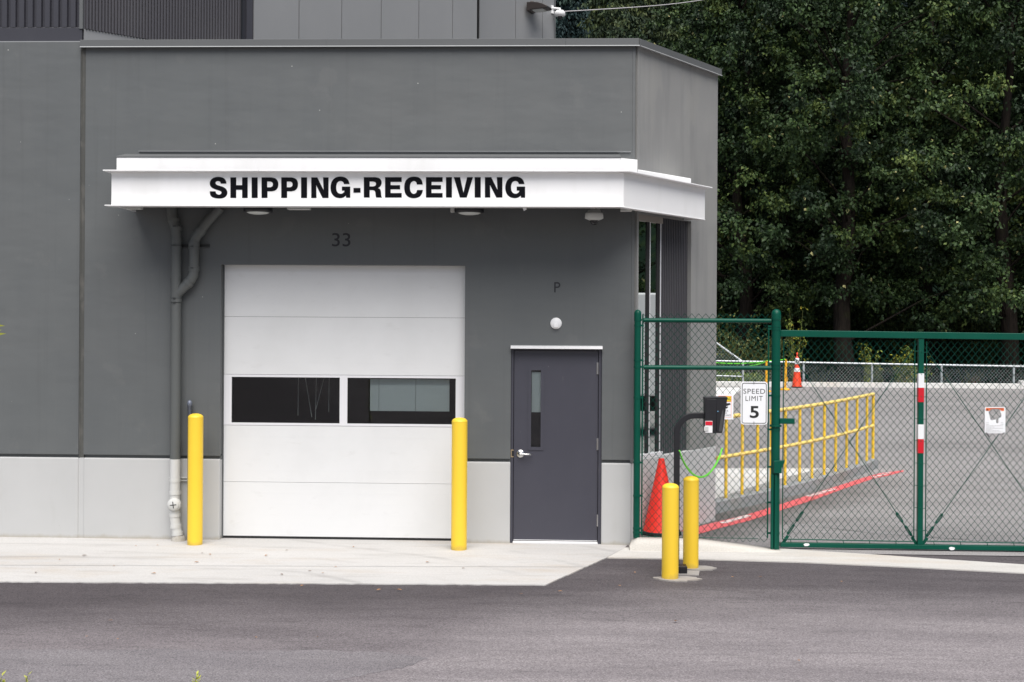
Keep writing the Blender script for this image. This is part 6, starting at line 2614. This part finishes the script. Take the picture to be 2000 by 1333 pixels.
weed('weed tip at the bottom left corner of the photo', 4, 1319, 8.35, 1)
weed('second weed tip from the bottom left corner', 54, 1318, 8.3, 2)
weed('lone weed tip at the bottom edge below the left bollard', 384, 1318, 8.25, 3, 0.046)
st_ = aD(-48, 700, 7.0)
o = thing('tall_weed', 'tall plant whose pale leaf tips reach in at the left edge', 'plant', (st_.x, st_.y, 0.02))
mb = MB().tube([(st_.x, st_.y, 0.0), (st_.x - 0.02, st_.y, 1.3), (st_.x, st_.y, 2.45)], [0.012, 0.009, 0.004], 8)
mb.build('stem', M['stem'], o)
mb = MB()
rr = random.Random(12)
for px, py in ((10, 637), (12.5, 652), (4, 645)):
    tip = aD(px, py, 7.0)
    b = Vector((st_.x, st_.y, tip.z - 0.01 + (0.02 if py < 640 else -0.0)))
    d = tip - b
    s_ = d.normalized().cross(Vector((0, 1, 0.3))).normalized() * 0.008
    mb.add([b, b + d * 0.75 + s_, tip, b + d * 0.75 - s_], [(0, 1, 2), (0, 2, 3)])
for k in range(150):
    z_ = 0.12 + 2.3 * k / 150
    a = (1.7 + rr.random() * 2.9) if z_ > 2.0 else rr.random() * 6.283
    d = Vector((math.cos(a), math.sin(a), 0.3)).normalized()
    b = Vector((st_.x, st_.y, z_))
    s_ = Vector((-d.y, d.x, 0)) * 0.02
    L = rr.uniform(0.06, 0.115)
    mb.add([b, b + d * L * 0.6 + s_, b + d * L, b + d * L * 0.6 - s_], [(0, 1, 2), (0, 2, 3)])
mb.build('foliage', M['weed'], o)

# fallen leaves
fl = None
rr = random.Random(99)
spots = [(265, 1066), (308, 1065), (395, 1080), (410, 1083), (384, 1098), (605, 1115), (631, 1119), (655, 1107), (550, 1122), (590, 1144), (1430, 1127), (1485, 1127), (1643, 1136), (1210, 1144),
         (1018, 1160), (1094, 1155), (780, 1152), (165, 1085), (116, 1093), (222, 1105), (70, 1118), (300, 1120), (170, 1243), (216, 1212), (230, 1248), (500, 1245), (620, 1244), (690, 1068), (520, 1085),
         (560, 1075), (1240, 1118), (1560, 1290), (1320, 1213), (740, 1152), (835, 1098), (905, 1110)]
for i, (px, py) in enumerate(spots):
    p = aZ(px, py, 0.012)
    if fl is None:
        mb = MB()
        L, W_ = 0.045, 0.022
        pts = [(-L, 0, 0), (-L * 0.3, -W_, 0.006), (L * 0.4, -W_ * 0.8, 0.008), (L, 0, 0.002), (L * 0.3, W_, 0.010), (-L * 0.4, W_ * 0.9, 0.006)]
        mb.add([Vector(q) for q in pts], [(0, 1, 2, 3), (0, 3, 4, 5)])
        fl = mb.build('fallen_leaf', M['deadleaf'])
        l2 = fl.data.copy()
        l2.materials[0] = M['deadleaf2']
        o = fl
    else:
        o = fl.copy()
        COL.objects.link(o)
        if i % 3 == 2:
            o.data = l2
    dark = i % 3 == 2 and i > 0
    o.location = p
    o.rotation_euler = (0, 0, rr.random() * 6.28)
    k_ = rr.uniform(0.3, 0.62)
    o.scale = (k_, k_, k_)
    tag(o, 'small dark brown fallen leaf lying on the pavement' if dark else 'small tan fallen leaf lying on the pavement', 'leaf', 'dark brown fallen leaves' if dark else 'tan fallen leaves')

# white box truck parked off to the right, seen as a reflection in the corner window
tk = thing('box_truck', 'white box truck parked on the lot, mirrored in the corner window', 'truck', (13.2, 5.6, lotz(5.6)))
tu = Vector((-0.408, 0.918, 0)).normalized()
tn_ = Vector((-tu.y, tu.x, 0))
T0 = Vector((13.2, 5.6, lotz(5.6)))


def tbox(mb, a0, a1, b0_, b1_, z0, z1):
    return mb.obox(T0 + tu * (a0 + a1) / 2 + tn_ * (b0_ + b1_) / 2 + Vector((0, 0, (z0 + z1) / 2)), tu * (a1 - a0) / 2, tn_ * (b1_ - b0_) / 2, Vector((0, 0, (z1 - z0) / 2)))


tbox(MB(), -3.0, 1.6, -1.1, 1.1, 0.85, 2.95).build('cargo_box', M['truckwhite'], tk, bevel=0.04)
mb = MB()
pr_ = [(1.75, 0.55), (1.75, 2.05), (2.35, 2.0), (2.85, 1.35), (3.55, 1.2), (3.65, 0.55)]
mb.prism([T0 + tu * a - tn_ * 0.98 + Vector((0, 0, z)) for a, z in pr_], tn_ * 1.96)
mb.build('cab', M['truckwhite'], tk, bevel=0.05)
mb = MB()
for s_ in (-0.985, 0.975):
    mb.prism([T0 + tu * a + tn_ * s_ + Vector((0, 0, z)) for a, z in ((1.95, 1.35), (1.95, 1.9), (2.3, 1.88), (2.68, 1.35))], tn_ * 0.01)
mb.build('side_window', M['mirrorglass'], tk)
tbox(MB(), -3.0, 3.4, -0.45, 0.45, 0.5, 0.84).build('chassis', M['rubber'], tk)
for a in (-1.9, 2.8):
    for s_ in (-1.0, 0.72):
        c_ = T0 + tu * a + tn_ * s_ + Vector((0, 0, 0.42))
        MB().tube([c_, c_ + tn_ * 0.28], 0.41, 24).build('wheel', M['rubber'], tk)
